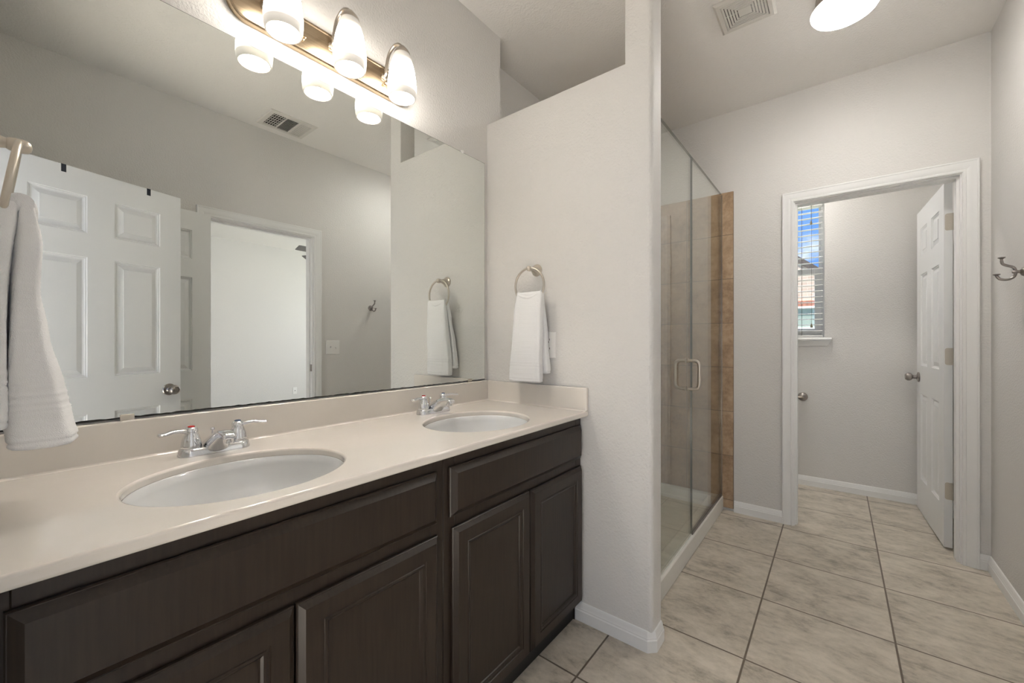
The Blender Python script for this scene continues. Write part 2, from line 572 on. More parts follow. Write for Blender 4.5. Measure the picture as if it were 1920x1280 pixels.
for b_ in ((2.09, 0, 3.15, H), (5.25, 0, 6.0, H), (3.15, 0, 5.25, 0.8), (3.15, 2.4, 5.25, H)):
    box(bm, b_[0], 4.6, b_[1], b_[2], 4.7, b_[3])
struct('wall_bedroom_side', bm, M['wall'])
bm = new_bm()
for b_ in ((0.0, 0, 0.2, H), (2.8, 0, 6.0, H), (0.2, 0, 2.8, 0.8), (0.2, 2.4, 2.8, H)):
    box(bm, b_[0], -3.1, b_[1], b_[2], -3.0, b_[3])
struct('wall_bedroom_rear', bm, M['wall'])

# shower tiles
bm = new_bm(); box(bm, -0.138, B - 0.012, 0.02, 0.814, B, 2.183)
struct('wall_tile_back', bm, M['tile_xz'], bevel=(0.003, 2))
bm = new_bm(); box(bm, -0.15, P + PT, 0.02, -0.138, B - 0.012, 2.183)
struct('wall_tile_side', bm, M['tile_yz'])
bm = new_bm(); box(bm, -0.138, P + PT, 0.02, 0.735, P + PT + 0.012, 2.183)
struct('wall_tile_partition', bm, M['tile_xz'], bevel=(0.003, 2))

# baseboards
def baseboard(name, path, side):
    b_ = new_bm(); sweep_plan(b_, BASE_PROF, path, side); struct(name, b_, M['trim'], angle=25)
baseboard('baseboard_partition', [(0.50, P), (0.806, P), (0.826, P + 0.02), (0.826, P + PT - 0.02), (0.806, P + PT), (0.76, P + PT)], -1)
baseboard('baseboard_back', [(0.816, B), (1.101, B)], -1)
baseboard('baseboard_corner', [(1.936, B), (X1, B), (X1, 1.666)], -1)
baseboard('baseboard_right', [(X1, 0.822), (X1, YE)], -1)
baseboard('baseboard_toilet_room', [(0.3, F), (X1, F), (X1, B + BT)], -1)
baseboard('baseboard_bedroom', [(6.0, 4.6), (6.0, -3.0)], -1)

# door linings and casings: a U of jambs with stops, casings both sides
def frame(name, a0, a1, top, plane, d0, d1, stop=None):
    """opening a0..a1 (clear), wall faces d0..d1"""
    def mp_(a, d, z):
        return (a, d, z) if plane == 'x' else (d, a, z)
    b_ = new_bm()
    j = 0.018
    def bx(p0, p1):
        c0, c1 = mp_(*p0), mp_(*p1)
        box(b_, min(c0[0], c1[0]), min(c0[1], c1[1]), min(c0[2], c1[2]), max(c0[0], c1[0]), max(c0[1], c1[1]), max(c0[2], c1[2]))
    bx((a0 - j, d0, 0), (a0, d1, top + j)); bx((a1, d0, 0), (a1 + j, d1, top + j)); bx((a0, d0, top), (a1, d1, top + j))
    if stop:
        s0, s1 = stop
        bx((a0, s0, 0), (a0 + 0.011, s1, top)); bx((a1 - 0.011, s0, 0), (a1, s1, top)); bx((a0 + 0.011, s0, top - 0.011), (a1 - 0.011, s1, top))
    r = 0.007
    for d, sg in ((d0, -1), (d1, 1)):
        xl, xr, zt = a0 - r, a1 + r, top + r
        loops = []
        for fx in range(4):
            lp = []
            for w, t in CAS_PROF:
                a = (xl - w, xl - w, xr + w, xr + w)[fx]
                z = (0, zt + w, zt + w, 0)[fx]
                lp.append(mp_(a, d + sg * t, z))
            loops.append(lp)
        loft(b_, loops)
    return struct(name, b_, M['trim'], angle=22)

frame('trim_1', 1.158, 1.869, 2.031, 'x', B, B + BT, (B + 0.02, B + BT - 0.038))
frame('trim_2', 0.892, 1.597, 1.998, 'y', X1, X1 + 0.114, (X1 + 0.04, X1 + 0.075))
frame('trim_3', 0.773, 1.479, 2.04, 'x', YE - 0.115, YE, (YE - 0.075, YE - 0.04))

# ------------------------------------------------------------------ six-panel doors
def door_leaf_bm(w, h, t):
    b_ = new_bm()
    s, m = 0.105, 0.108
    p = (w - 2 * s - m) / 2
    xs = [0, s, s + p, s + p + m, w - s, w]
    k = h / 2.03
    zs = [0, 0.225 * k, 0.80 * k, 0.985 * k, 1.595 * k, 1.715 * k, 1.905 * k, h]
    prof = [(0.0, 0.0), (0.003, 0.004), (0.007, 0.0042), (0.010, 0.0085), (0.015, 0.0105), (0.018, 0.0105), (0.0385, 0.0045), (0.0395, 0.002)]
    for y0, sg in ((0.0, 1), (-t, -1)):
        for i in range(5):
            for j in range(7):
                x0_, x1_, z0_, z1_ = xs[i], xs[i + 1], zs[j], zs[j + 1]
                if i in (1, 3) and j in (1, 3, 5):
                    rings(b_, x1_ - x0_, z1_ - z0_, prof, sg, x0_, z0_, y0)
                else:
                    vs = [b_.verts.new(q) for q in ((x0_, y0, z0_), (x1_, y0, z0_), (x1_, y0, z1_), (x0_, y0, z1_))]
                    b_.faces.new(vs)
    for i in range(5):
        for z in (0, h):
            b_.faces.new([b_.verts.new(q) for q in ((xs[i], 0, z), (xs[i + 1], 0, z), (xs[i + 1], -t, z), (xs[i], -t, z))])
    for j in range(7):
        for x in (0, w):
            b_.faces.new([b_.verts.new(q) for q in ((x, 0, zs[j]), (x, 0, zs[j + 1]), (x, -t, zs[j + 1]), (x, -t, zs[j]))])
    return b_

KNOB = [(0.0, 0.0), (0.033, 0.0), (0.034, 0.004), (0.031, 0.008), (0.018, 0.011), (0.0135, 0.016), (0.0125, 0.030), (0.015, 0.034),
        (0.024, 0.040), (0.0275, 0.050), (0.026, 0.060), (0.020, 0.068), (0.016, 0.070), (0.0155, 0.066), (0.010, 0.066), (0.010, 0.069), (0.0, 0.069)]

def make_door(name, loc, rotz, w, h, hinge_side, knob_z=0.90, t=0.035, hinges=()):
    d = thing(name, kind='structure', loc=loc, rotz=rotz)
    obj('leaf', door_leaf_bm(w, h, t), M['door'], d, angle=12)
    for sg, y in ((1, 0.0), (-1, -t)):
        b_ = new_bm()
        lathe(b_, KNOB, (w - 0.062, y, knob_z), 'y', 28, sg, cap=False)
        obj('knob', b_, M['pewter'], d, angle=30)
    for z in hinges:
        b_ = new_bm()
        # leaf plate with rounded corners on the hinge edge, and the barrel
        y0, y1, hz, r = -t + 0.004, 0.0, 0.047, 0.010
        if hinge_side < 0: y0, y1 = -t, -0.004
        ys = y1 if hinge_side < 0 else y0
        poly = []
        inner = (y1, -1) if hinge_side < 0 else (y1, -1)
        for cy_, cz_, a0 in ((y1 - r, hz - r, 0), (y1 - r, -hz + r, -90)):
            pass
        for (cz_, a0) in ((hz - r, 0), (-hz + r, -90)):
            seq = range(0, 7) if a0 == 0 else range(0, 7)
            for q in seq:
                a = math.radians(90 - q * 15) if a0 == 0 else math.radians(-q * 15)
                poly.append((y1 - r + r * math.cos(a), z + cz_ + r * math.sin(a)))
        poly += [(y0 - 0.012, z - hz), (y0 - 0.012, z + hz)]
        prism(b_, poly, 'yz', -0.0025, 0.0)
        lathe(b_, [(0.0, -hz), (0.0062, -hz), (0.0062, hz), (0.0, hz)], (-0.004, y0 - 0.014, z), 'z', 14, cap=False)
        for (yy, zz) in ((y1 - 0.010, 0.033), (y1 - 0.018, 0.0), (y1 - 0.010, -0.033)):
            lathe(b_, [(0.0, 0.0), (0.0035, 0.0), (0.003, 0.0008), (0.0, 0.0008)], (-0.0025, yy, z + zz), 'x', 10, -1, cap=False)
        obj('hinge', b_, M['nickel_light'], d)
    return d

a1 = math.atan2(0.575, 0.185)
make_door('door_1', (1.4815, -0.011, 0.010), a1, 0.73, 2.0, 1, 0.873)
a2 = math.atan2(-0.152, -0.021)
d2 = make_door('door_2', (1.899 + 0.035 * math.sin(-a2) * 0, 0.887, 0.010), a2, 0.705, 1.985, 1, 0.873)
d2.location = Vector((1.899, 0.887, 0.010)) + Vector((-math.sin(a2), math.cos(a2), 0)) * 0.035
a3 = math.atan2(0.999, -0.045)
make_door('door_3', (1.834, 3.30, 0.012), a3, 0.69, 2.032, -1, 0.905, hinges=(0.315, 1.065, 1.815))

# strike plate on the side-door jamb
bm = new_bm(); box(bm, 0, -0.0015, -0.028, 0.03, 0, 0.028)
box(bm, 0.010, -0.003, -0.012, 0.022, -0.0015, 0.012)
t_ = obj('strike_plate', bm, M['pewter'])
t_.location = (X1 + 0.012, 1.597, 0.945)
tag(t_, 'small metal strike plate on the jamb of the side doorway, seen in the mirror', 'strike plate')

# over-the-door hooks: navy straps over the top of the entry door
dirv = Vector((math.cos(a1), math.sin(a1), 0))
for i, (s_, lab) in enumerate(((0.225, 'dark navy strap hook over the white entry door top, nearer the hinges'),
                               (0.570, 'dark navy strap hook over the white entry door top, nearer the knob edge'))):
    b_ = new_bm()
    w_ = 0.009
    # inverted-U strap: outside face, top, back face with up-turned hook
    th = 0.0016
    outer = [(0.0006, -0.036), (0.0006, 0.0006), (-0.0356, 0.0006), (-0.0356, -0.16), (-0.060, -0.185), (-0.066, -0.160)]
    path = smooth_path([(0, y, z) for y, z in outer], 1)
    pts = [Vector((0, y, z)) for y, z in outer]
    for a, c in zip(pts[:-1], pts[1:]):
        d = (c - a).normalized()
        n_ = Vector((0, -d.z, d.y))
        q = [a, c + d * th * 0.5, c + d * th * 0.5 + n_ * th, a + n_ * th]
        loft(b_, [[(-w_, v.y, v.z) for v in q], [(w_, v.y, v.z) for v in q]])
    o = obj('over_door_hook', b_, M['navy'])
    p0 = Vector((1.4815, -0.011, 2.010)) + dirv * s_
    o.location = p0
    o.rotation_euler = (0, 0, a1)
    tag(o, lab, 'door hook', 'strap hooks over the entry door')

# ------------------------------------------------------------------ vanity
ZC, ZB = 0.8753, 0.8535
SINKS = ((0.338, 0.3485), (0.338, 1.093))
AX, AY = 0.1746, 0.2056
CY0, CY1, CX1 = YE + 0.002, P - 0.001, 0.5628

def ellipse(cx, cy, ax, ay, z, n=96):
    return [(cx + ax * math.cos(2 * PI * i / n), cy + ay * math.sin(2 * PI * i / n), z) for i in range(n)]

ct = thing('vanity_countertop', 'long cream double-sink countertop with low backsplash over the dark cabinets', 'countertop', (0, 0, ZB))
bm = new_bm()
def slab_block(bm, cx, cy, y0, y1, x0, x1, n=96):
    er = ellipse(cx, cy, AX, AY, 0, n)
    out = []
    for (x, y, z) in er:
        dx, dy = x - cx, y - cy
        k = min(((x1 - cx) / dx) if dx > 1e-9 else 1e9, ((x0 - cx) / dx) if dx < -1e-9 else 1e9,
                ((y1 - cy) / dy) if dy > 1e-9 else 1e9, ((y0 - cy) / dy) if dy < -1e-9 else 1e9)
        out.append((cx + dx * k, cy + dy * k))
    # snap the nearest rays to the corners
    for cxr, cyr in ((x0, y0), (x1, y0), (x1, y1), (x0, y1)):
        i = min(range(n), key=lambda q: (out[q][0] - cxr) ** 2 + (out[q][1] - cyr) ** 2)
        out[i] = (cxr, cyr)
    zt, zb = ZC - ZB, 0.0
    vt = [bm.verts.new((x, y, zt)) for x, y in out]
    et = [bm.verts.new((p[0], p[1], zt)) for p in er]
    eb = [bm.verts.new((p[0], p[1], zb)) for p in er]
    vb = [bm.verts.new((x, y, zb)) for x, y in out]
    for i in range(n):
        j = (i + 1) % n
        bm.faces.new((vt[i], vt[j], et[j], et[i]))
        bm.faces.new((et[i], et[j], eb[j], eb[i]))
        bm.faces.new((eb[i], eb[j], vb[j], vb[i]))
        # outer skin only on the true outside
        for (p, q) in ((out[i], out[j]),):
            on = lambda v, a: abs(v - a) < 1e-6
            if (on(p[0], x1) and on(q[0], x1)) or (on(p[0], x0) and on(q[0], x0)) or \
               (on(p[1], CY0) and on(q[1], CY0)) or (on(p[1], CY1) and on(q[1], CY1)):
                bm.faces.new((vt[i], vb[i], vb[j], vt[j]))
ym = 0.7207
slab_block(bm, *SINKS[0], CY0, ym, 0.001, CX1)
slab_block(bm, *SINKS[1], ym, CY1, 0.001, CX1)
obj('countertop_slab', bm, M['counter'], ct, angle=50, bevel=(0.0055, 3, 50))
hz = 0.0955
bm = new_bm(); box(bm, 0.001, CY0, ZC - ZB, 0.020, CY1, ZC - ZB + hz)
obj('backsplash', bm, M['counter'], ct, bevel=(0.004, 3))
bm = new_bm(); box(bm, 0.020, CY1 - 0.019, ZC - ZB, CX1, CY1, ZC - ZB + hz)
obj('side_splash', bm, M['counter'], ct, bevel=(0.004, 3))
# soft caulk cove in the inner joints
bm = new_bm()
for (pa, pb, sd) in ((((0.020, CY0), (0.020, CY1 - 0.019)), None, -1), (((0.020, CY1 - 0.019), (CX1 - 0.004, CY1 - 0.019)), None, -1)):
    sweep_plan(bm, [(0, 0), (0.005, 0), (0.0022, 0.0014), (0.0012, 0.0026), (0, 0.005)], list(pa), sd)
for v in bm.verts: v.co.z += ZC - ZB
obj('caulk_joint', bm, M['counter'], ct)

for i, (cx, cy) in enumerate(SINKS):
    s_ = thing('undermount_sink', ('nearer white oval undermount sink, left basin of the long cream countertop',
               'farther white oval undermount sink, right basin beside the partition wall')[i], 'sink', (cx, cy, ZB - 0.14), 0, 'oval basins in the countertop')
    n = 72
    pr_ = [(1.09, 0.138), (1.09, 0.1395), (1.025, 0.1395), (0.998, 0.1440), (0.984, 0.1425), (0.974, 0.124), (0.93, 0.085), (0.83, 0.050), (0.66, 0.024), (0.42, 0.010), (0.16, 0.004)]
    loops = [ellipse(0, 0, AX * k, AY * k, z, n) for k, z in pr_]
    lo = [ellipse(0, 0, AX * k, AY * k, z - 0.012, n) for k, z in reversed(pr_[2:])]
    b_ = new_bm(); loft(b_, loops, False, True)
    bo = loft(b_, [loops[0]] + list(reversed(lo)), False, True)
    obj('basin', b_, M['china'], s_, angle=60)
    b_ = new_bm(); lathe(b_, [(0.0, 0.0045), (0.023, 0.0045), (0.024, 0.0055), (0.019, 0.0065), (0.018, 0.004), (0.014, 0.009), (0.0, 0.010)], (0, 0, 0), 'z', 28, cap=False)
    obj('drain', b_, M['chrome'], s_)

# cabinets ------------------------------------------------------------
DOOR_PROF = [(0, 0.019), (0, 0.012), (0.002, 0.0095), (0.003, 0.0095), (0.0135, 0.0), (0.046, 0.0), (0.0475, 0.003), (0.0515, 0.003), (0.053, 0.0012), (0.058, 0.0018), (0.0625, 0.0045), (0.0645, 0.008), (0.068, 0.008)]
FRONT_PROF = [(0, 0.019), (0, 0.0135), (0.002, 0.0112), (0.0032, 0.0112), (0.0175, 0.0)]

def yz_front(name, y0, y1, z0, z1, prof, parent, py):
    """a front panel facing +x, given in world y,z; parent empty at (0,py,0)"""
    b_ = new_bm()
    loops = []
    for ins, dep in prof:
        x = 0.5455 - dep
        loops.append([(x, y0 + ins - py, z0 + ins), (x, y1 - ins - py, z0 + ins), (x, y1 - ins - py, z1 - ins), (x, y0 + ins - py, z1 - ins)])
    loft(b_, loops)
    return obj(name, b_, M['wood'], parent, angle=20)

def cabinet(label, y0, y1, stL, stR, fronts, doors):
    c = thing('vanity_cabinet', label, 'cabinet', (0, y0, 0), 0, 'dark vanity base cabinets')
    L_ = y1 - y0
    b_ = new_bm()
    for a, b2 in ((0.0006, 0.016), (L_ - 0.016, L_ - 0.0006)):
        box(b_, 0.003, a, 0.0, 0.505, b2, ZB - 0.001)
    box(b_, 0.003, 0.016, 0.085, 0.505, L_ - 0.016, 0.10)
    box(b_, 0.003, 0.016, 0.10, 0.010, L_ - 0.016, ZB - 0.001)
    obj('carcass', b_, M['wood'], c)
    b_ = new_bm()
    xf0, xf1 = 0.506, 0.5255
    e = 0.0006
    box(b_, xf0, e, 0.078, xf1, stL, ZB - 0.001)
    box(b_, xf0, L_ - stR, 0.078, xf1, L_ - e, ZB - 0.001)
    box(b_, xf0, stL, ZB - 0.052, xf1, L_ - stR, ZB - 0.001)
    box(b_, xf0, stL, 0.640, xf1, L_ - stR, 0.690)
    box(b_, xf0, stL, 0.078, xf1, L_ - stR, 0.115)
    obj('face_frame', b_, M['wood'], c, bevel=(0.0012, 1))
    b_ = new_bm(); box(b_, 0.487, 0.016, 0.0, 0.499, L_ - 0.016, 0.077)
    obj('toe_kick', b_, M['toe'], c)
    for f in fronts: yz_front('drawer_front', *f, FRONT_PROF, c, y0)
    for d in doors: yz_front('cabinet_door', *d, DOOR_PROF, c, y0)
    return c
cabinet('dark espresso vanity cabinet under the near sink, left of the pair', CY0, 0.756, 0.045, 0.045,
        [(0.006, 0.729, 0.679, 0.8165)], [(0.006, 0.3625, 0.088, 0.6475), (0.3665, 0.729, 0.088, 0.6475)])
cabinet('dark espresso vanity cabinet under the far sink, against the partition wall', 0.756, P - 0.002, 0.042, 0.042,
        [(0.775, 1.507, 0.679, 0.8165)], [(0.783, 1.1425, 0.088, 0.6475), (1.1485, 1.507, 0.088, 0.6475)])

# faucets -------------------------------------------------------------
def make_faucet(label, y, first):
    f_ = thing('faucet', label, 'faucet', (0.088, y, ZC), 0, 'chrome two-handle faucets')
    # base bridge: stadium plinth with stepped shoulders
    b_ = new_bm()
    def stad(hl, r, z, n=12):
        out = []
        for q in range(n + 1):
            a = PI * q / n
            out.append((r * math.cos(a), hl + r * math.sin(a), z))
        for q in range(n + 1):
            a = PI + PI * q / n
            out.append((r * math.cos(a), -hl + r * math.sin(a), z))
        return out
    loft(b_, [stad(0.051, 0.0285, 0.0), stad(0.051, 0.0285, 0.004), stad(0.051, 0.0265, 0.012), stad(0.051, 0.0245, 0.0175), stad(0.051, 0.022, 0.019)])
    obj('base', b_, M['chrome'], f_, angle=40)
    for sg in (-1, 1):
        b_ = new_bm()
        lathe(b_, [(0.0, 0.019), (0.0205, 0.019), (0.0215, 0.0205), (0.0215, 0.024), (0.021, 0.030), (0.0195, 0.040), (0.0165, 0.050), (0.0140, 0.055),
                   (0.0145, 0.060), (0.0140, 0.066), (0.0105, 0.0705), (0.006, 0.072), (0.0, 0.072)], (0, sg * 0.051, 0), 'z', 28, cap=False)
        pts = smooth_path([(0.0, sg * 0.054, 0.060), (0.004, sg * 0.070, 0.0635), (0.008, sg * 0.088, 0.0655), (0.012, sg * 0.104, 0.063), (0.016, sg * 0.119, 0.0625)], 6)
        n = len(pts)
        rad = [0.0085 - 0.0020 * math.sin(PI * k / (n - 1)) for k in range(n)]
        rad[-1] = 0.004
        flat = [(1.0 + 0.25 * k / n, 0.9 - 0.38 * k / n) for k in range(n)]
        tube(b_, pts, rad, 14, flat=flat)
        hd = obj('handle', b_, M['chrome'], f_, angle=50)
        b_ = new_bm()
        lathe(b_, [(0.0, 0.0715), (0.0078, 0.0712), (0.0074, 0.0735), (0.004, 0.0747), (0.0, 0.075)], (0, sg * 0.051, 0), 'z', 20, cap=False)
        bt = obj('button', b_, M['red'] if sg < 0 else M['blue'], hd)
        bt['label'] = 'red hot-water button' if sg < 0 else 'dark cold-water button'
    # spout: wedge body rising forward, squared section, with down-turned tip
    b_ = new_bm()
    sec = [(-0.020, 0.000, 0.031, 0.030, 0.019), (-0.014, 0.000, 0.030, 0.029, 0.030), (0.004, 0.000, 0.0285, 0.024, 0.043), (0.026, 0.0008, 0.0285, 0.021, 0.054),
           (0.036, 0.010, 0.0255, 0.020, 0.0585),           (0.050, 0.024, 0.0220, 0.019, 0.063), (0.068, 0.038, 0.0190, 0.017, 0.0655), (0.090, 0.049, 0.0165, 0.0155, 0.065), (0.106, 0.047, 0.0155, 0.0145, 0.062), (0.112, 0.046, 0.0135, 0.012, 0.056)]
    loops = []
    for x, zb, wb, wt, zt in sec:
        zb = max(zb, 0.0008)
        r = 0.28
        hgt = zt - zb
        loops.append([(x, -wb, zb), (x, wb, zb), (x, wb * (1 - r * 0.2) + 0 * wt, zb + hgt * 0.55), (x, wt, zb + hgt * 0.80), (x, wt * 0.72, zt - hgt * 0.04), (x, wt * 0.3, zt), (x, -wt * 0.3, zt),
                      (x, -wt * 0.72, zt - hgt * 0.04), (x, -wt, zb + hgt * 0.80), (x, -wb * (1 - r * 0.2), zb + hgt * 0.55)])
    loft(b_, loops)
    sp_ = obj('spout', b_, M['chrome'], f_, angle=50)
    md = sp_.modifiers.new('sub', 'SUBSURF'); md.levels = 1; md.render_levels = 2
    b_ = new_bm(); lathe(b_, [(0.0, 0.048), (0.0115, 0.048), (0.0115, 0.038), (0.009, 0.036), (0.0, 0.0365)], (0.096, 0, 0), 'z', 20, cap=False)
    obj('aerator', b_, M['chrome'], f_)
    b_ = new_bm(); lathe(b_, [(0.0, 0.018), (0.0022, 0.018), (0.0022, 0.052), (0.005, 0.053), (0.0055, 0.056), (0.004, 0.0595), (0.0, 0.060)], (-0.022, 0, 0), 'z', 14, cap=False)
    obj('lift_rod', b_, M['chrome'], f_)
    return f_
make_faucet('chrome two-lever faucet behind the near left sink, red dot on one handle', 0.358, True)
make_faucet('chrome two-lever faucet behind the far right sink near the partition', 1.100, False)

# ------------------------------------------------------------------ mirror
mr_ = thing('mirror', 'large frameless wall mirror above the double vanity', 'mirror', (0.0, 0.0, 0.9745))
MY0, MY1, MZ = YE + 0.004, 1.4965, 2.0365 - 0.9745
bm = new_bm(); box(bm, 0.0012, MY0, 0.0, 0.0062, MY1, MZ)
obj('glass_edge', bm, M['glass_edge'], mr_)
bm = new_bm(); box(bm, 0.0062, MY0 + 0.0012, 0.0012, 0.0066, MY1 - 0.0012, MZ - 0.0012)
obj('mirror_glass', bm, M['mirror'], mr_)
# corroded black lower edge, ragged on its upper side
bm = new_bm()
n = 150
lo, hi = [], []
for i in range(n + 1):
    y = MY0 + (MY1 - MY0) * i / n
    fade = max(0.25, 1 - 0.75 * (y - 0.1) / 1.2)
    lo.append((y, 0.0)); hi.append((y, (0.0030 + 0.0022 * random.random()) * (0.55 + 0.55 * fade)))
for i in range(n):
    for xx in ((0.0067, 0.0069),):
        loft(bm, [[(xx[0], lo[i][0], lo[i][1]), (xx[0], lo[i + 1][0], lo[i + 1][1]), (xx[0], hi[i + 1][0], hi[i + 1][1]), (xx[0], hi[i][0], hi[i][1])],
                  [(xx[1], lo[i][0], lo[i][1]), (xx[1], lo[i + 1][0], lo[i + 1][1]), (xx[1], hi[i + 1][0], hi[i + 1][1]), (xx[1], hi[i][0], hi[i][1])]])
o = obj('blackened_edge', bm, M['black'], mr_); o['label'] = 'black corroded strip along the mirror bottom'
for y in (0.2, 1.39):
    bm = new_bm(); prism(bm, [(0.001, -0.004), (0.010, -0.004), (0.010, 0.010), (0.0072, 0.0105), (0.0072, 0.0), (0.001, 0.0)], 'xz', y - 0.013, y + 0.013)
    o = obj('clip', bm, M['nickel_light'], mr_, bevel=(0.0006, 1)); o['label'] = 'metal clip at the bottom edge'
bm = new_bm()
lathe(bm, [(0.0, 0.0), (0.008, 0.0), (0.008, 0.007), (0.006, 0.010), (0.0, 0.0105)], (0.001, 1.344, MZ + 0.003), 'x', 16, cap=False)
o = obj('clip', bm, M['plastic'], mr_); o['label'] = 'clear plastic clip at the top edge'

# ------------------------------------------------------------------ vanity light
vl = thing('vanity_light', 'bronze bar light with three glowing frosted glass shades above the mirror', 'wall light', (0.0, 0.725, 2.150))
def stad_yz(hl, r, x, n=20):
    out = []
    for q in range(n + 1):
        a = -PI / 2 + PI * q / n
        out.append((x, hl + r * math.cos(a), r * math.sin(a)))
    for q in range(n + 1):
        a = PI / 2 + PI * q / n
        out.append((x, -hl + r * math.cos(a), r * math.sin(a)))
    return out
bm = new_bm()
hl, r0 = 0.265, 0.0545
loft(bm, [stad_yz(hl, r0, 0.0005), stad_yz(hl, r0, 0.016), stad_yz(hl, r0 - 0.002, 0.020), stad_yz(hl, r0 - 0.006, 0.0225), stad_yz(hl, r0 - 0.010, 0.022), stad_yz(hl, r0 - 0.012, 0.019), stad_yz(hl, 0.02, 0.020)])
obj('back_plate', bm, M['bronze'], vl, angle=45)
SHO = [(0.024, 0.170), (0.0275, 0.163), (0.0335, 0.148), (0.040, 0.125), (0.0455, 0.098), (0.0495, 0.070), (0.0515, 0.045), (0.0518, 0.028), (0.0505, 0.012), (0.0485, 0.003), (0.0470, 0.0)]
SHP = SHO + [(max(r - 0.003, 0.001), z + 0.001) for r, z in reversed(SHO)]
for k in (-1, 0, 1):
    yy = k * 0.2055 - 0.003
    bm = new_bm()
    pts = smooth_path([(0.020, yy - 0.012, 0.012), (0.030, yy - 0.012, 0.020), (0.036, yy - 0.012, 0.050), (0.048, yy - 0.009, 0.090), (0.075, yy - 0.004, 0.112), (0.102, yy, 0.104), (0.113, yy, 0.082), (0.114, yy, 0.070)], 7)
    tube(bm, pts, 0.0058, 12)
    lathe(bm, [(0.0, 0.0), (0.013, 0.0), (0.012, 0.006), (0.0, 0.008)], (0.019, yy - 0.012, 0.012), 'x', 18, cap=False)
    ar = obj('arm', bm, M['nickel'], vl)
    bm = new_bm()
    lathe(bm, [(0.0, 0.094), (0.010, 0.093), (0.014, 0.088), (0.022, 0.079), (0.0285, 0.069), (0.0295, 0.062), (0.0275, 0.062), (0.0, 0.064)], (0.114, yy, 0.0), 'z', 24, cap=False)
    obj('socket_cup', bm, M['nickel'], vl)
    bm = new_bm()
    lathe(bm, SHP, (0, 0, 0), 'z', 36, cap=False)
    sh = obj('glass_shade', bm, M['shade'], vl, angle=80)
    sh.location = (0.114, yy, -0.0985)
    bm = new_bm()
    lathe(bm, [(0.0, 0.040), (0.010, 0.0415), (0.019, 0.046), (0.0255, 0.055), (0.0275, 0.066), (0.025, 0.078), (0.018, 0.092), (0.013, 0.104), (0.013, 0.150), (0.0, 0.150)], (0, 0, 0), 'z', 24, cap=False)
    obj('bulb', bm, M['bulb'], sh, angle=80)
for yy in (-0.112, 0.095, 0.300 - 0.11):
    bm = new_bm()
    lathe(bm, [(0.0, 0.0), (0.006, 0.0), (0.0055, 0.004), (0.003, 0.005), (0.003, 0.008), (0.0055, 0.011), (0.005, 0.016), (0.0, 0.018)], (0.0195, yy, -0.016), 'x', 14, cap=False)
    obj('finial', bm, M['bronze'], vl)

# ------------------------------------------------------------------ ceiling fixtures
def flush_light(label, x, y):
    f_ = thing('ceiling_light', label, 'ceiling light', (x, y, H), 0)
    bm = new_bm()
    lathe(bm, [(0.0, 0.0), (0.104, 0.0), (0.107, -0.004), (0.110, -0.040), (0.117, -0.050), (0.117, -0.054), (0.0, -0.054)], (0, 0, 0), 'z', 48, cap=False)
    obj('pan', bm, M['nickel'], f_)
    bm = new_bm()
    lathe(bm, [(0.0, 0.058), (0.106, 0.058), (0.120, 0.053), (0.126, 0.045), (0.125, 0.038), (0.116, 0.025), (0.095, 0.012), (0.060, 0.003), (0.02, 0.0), (0.0, 0.0)], (0, 0, 0), 'z', 48, cap=False)
    l_ = obj('lens', bm, M['lens'], f_, angle=80)
    l_.location = (0, 0, -0.110)
    return f_
flush_light('round flush ceiling light with glowing opal lens and nickel rim', 1.392, 2.375)
flush_light('added unseen flush ceiling light inside the toilet room, above the window side', 0.95, 3.66)  # lamp added out of view to brighten the toilet room

# square exhaust fan grille
fg = thing('exhaust_fan_grille', 'square white ceiling exhaust grille with concentric louvers', 'vent', (1.025, 2.196, H))
bm = new_bm()
s0 = 0.1165
def sq(h, z): return [(-h, -h, z), (h, -h, z), (h, h, z), (-h, h, z)]
loft(bm, [sq(s0, 0.0), sq(s0, -0.006), sq(s0 - 0.010, -0.013), sq(s0 - 0.026, -0.014), sq(s0 - 0.029, -0.010), sq(s0 - 0.029, -0.001)], True, False)
obj('frame', bm, M['grille'], fg, angle=20)
bm = new_bm(); box(bm, -0.0875, -0.0875, -0.0016, 0.0875, 0.0875, -0.0012)
obj('backing', bm, M['dark'], fg)
bm = new_bm()
h = 0.0865
while h > 0.028:
    loft(bm, [sq(h, -0.003), sq(h, -0.0125), sq(h - 0.002, -0.0135), sq(h - 0.0092, -0.0128), sq(h - 0.0092, -0.0118), sq(h - 0.002, -0.0120), sq(h - 0.0012, -0.003)], False, False)
    h -= 0.0118
loft(bm, [sq(h, -0.004), sq(h, -0.012), sq(h - 0.002, -0.0135)])
for sx, sy in ((1, 0), (0, 1)):
    box(bm, -0.0865 if sx else -0.002, -0.0865 if sy else -0.002, -0.0055, 0.0865 if sx else 0.002, 0.0865 if sy else 0.002, -0.0035)
obj('louvers', bm, M['grille'], fg, angle=20, recalc=True)

# three-way air register (seen in the mirror)
rg = thing('air_register', 'white three-way ceiling air register, seen reflected in the mirror', 'vent', (1.766, 1.314, H))
bm = new_bm()
hx, hy = 0.133, 0.158
def rc(a, b, z, x=0, y=0): return [(x - a, y - b, z), (x + a, y - b, z), (x + a, y + b, z), (x - a, y + b, z)]
ix, iy = hx - 0.034, hy - 0.030
loft(bm, [rc(hx, hy, 0), rc(hx, hy, -0.003), rc(hx - 0.006, hy - 0.006, -0.008), rc(ix, iy, -0.009), rc(ix, iy, -0.001)], True, False)
box(bm, -ix, -0.046, -0.009, ix, -0.038, -0.001)
box(bm, -ix, 0.040, -0.009, ix, 0.048, -0.001)
obj('frame', bm, M['grille'], rg, angle=20)
bm = new_bm(); box(bm, -ix, -iy, -0.0015, ix, iy, -0.0011)
obj('backing', bm, M['ventdark'], rg)
bm = new_bm()
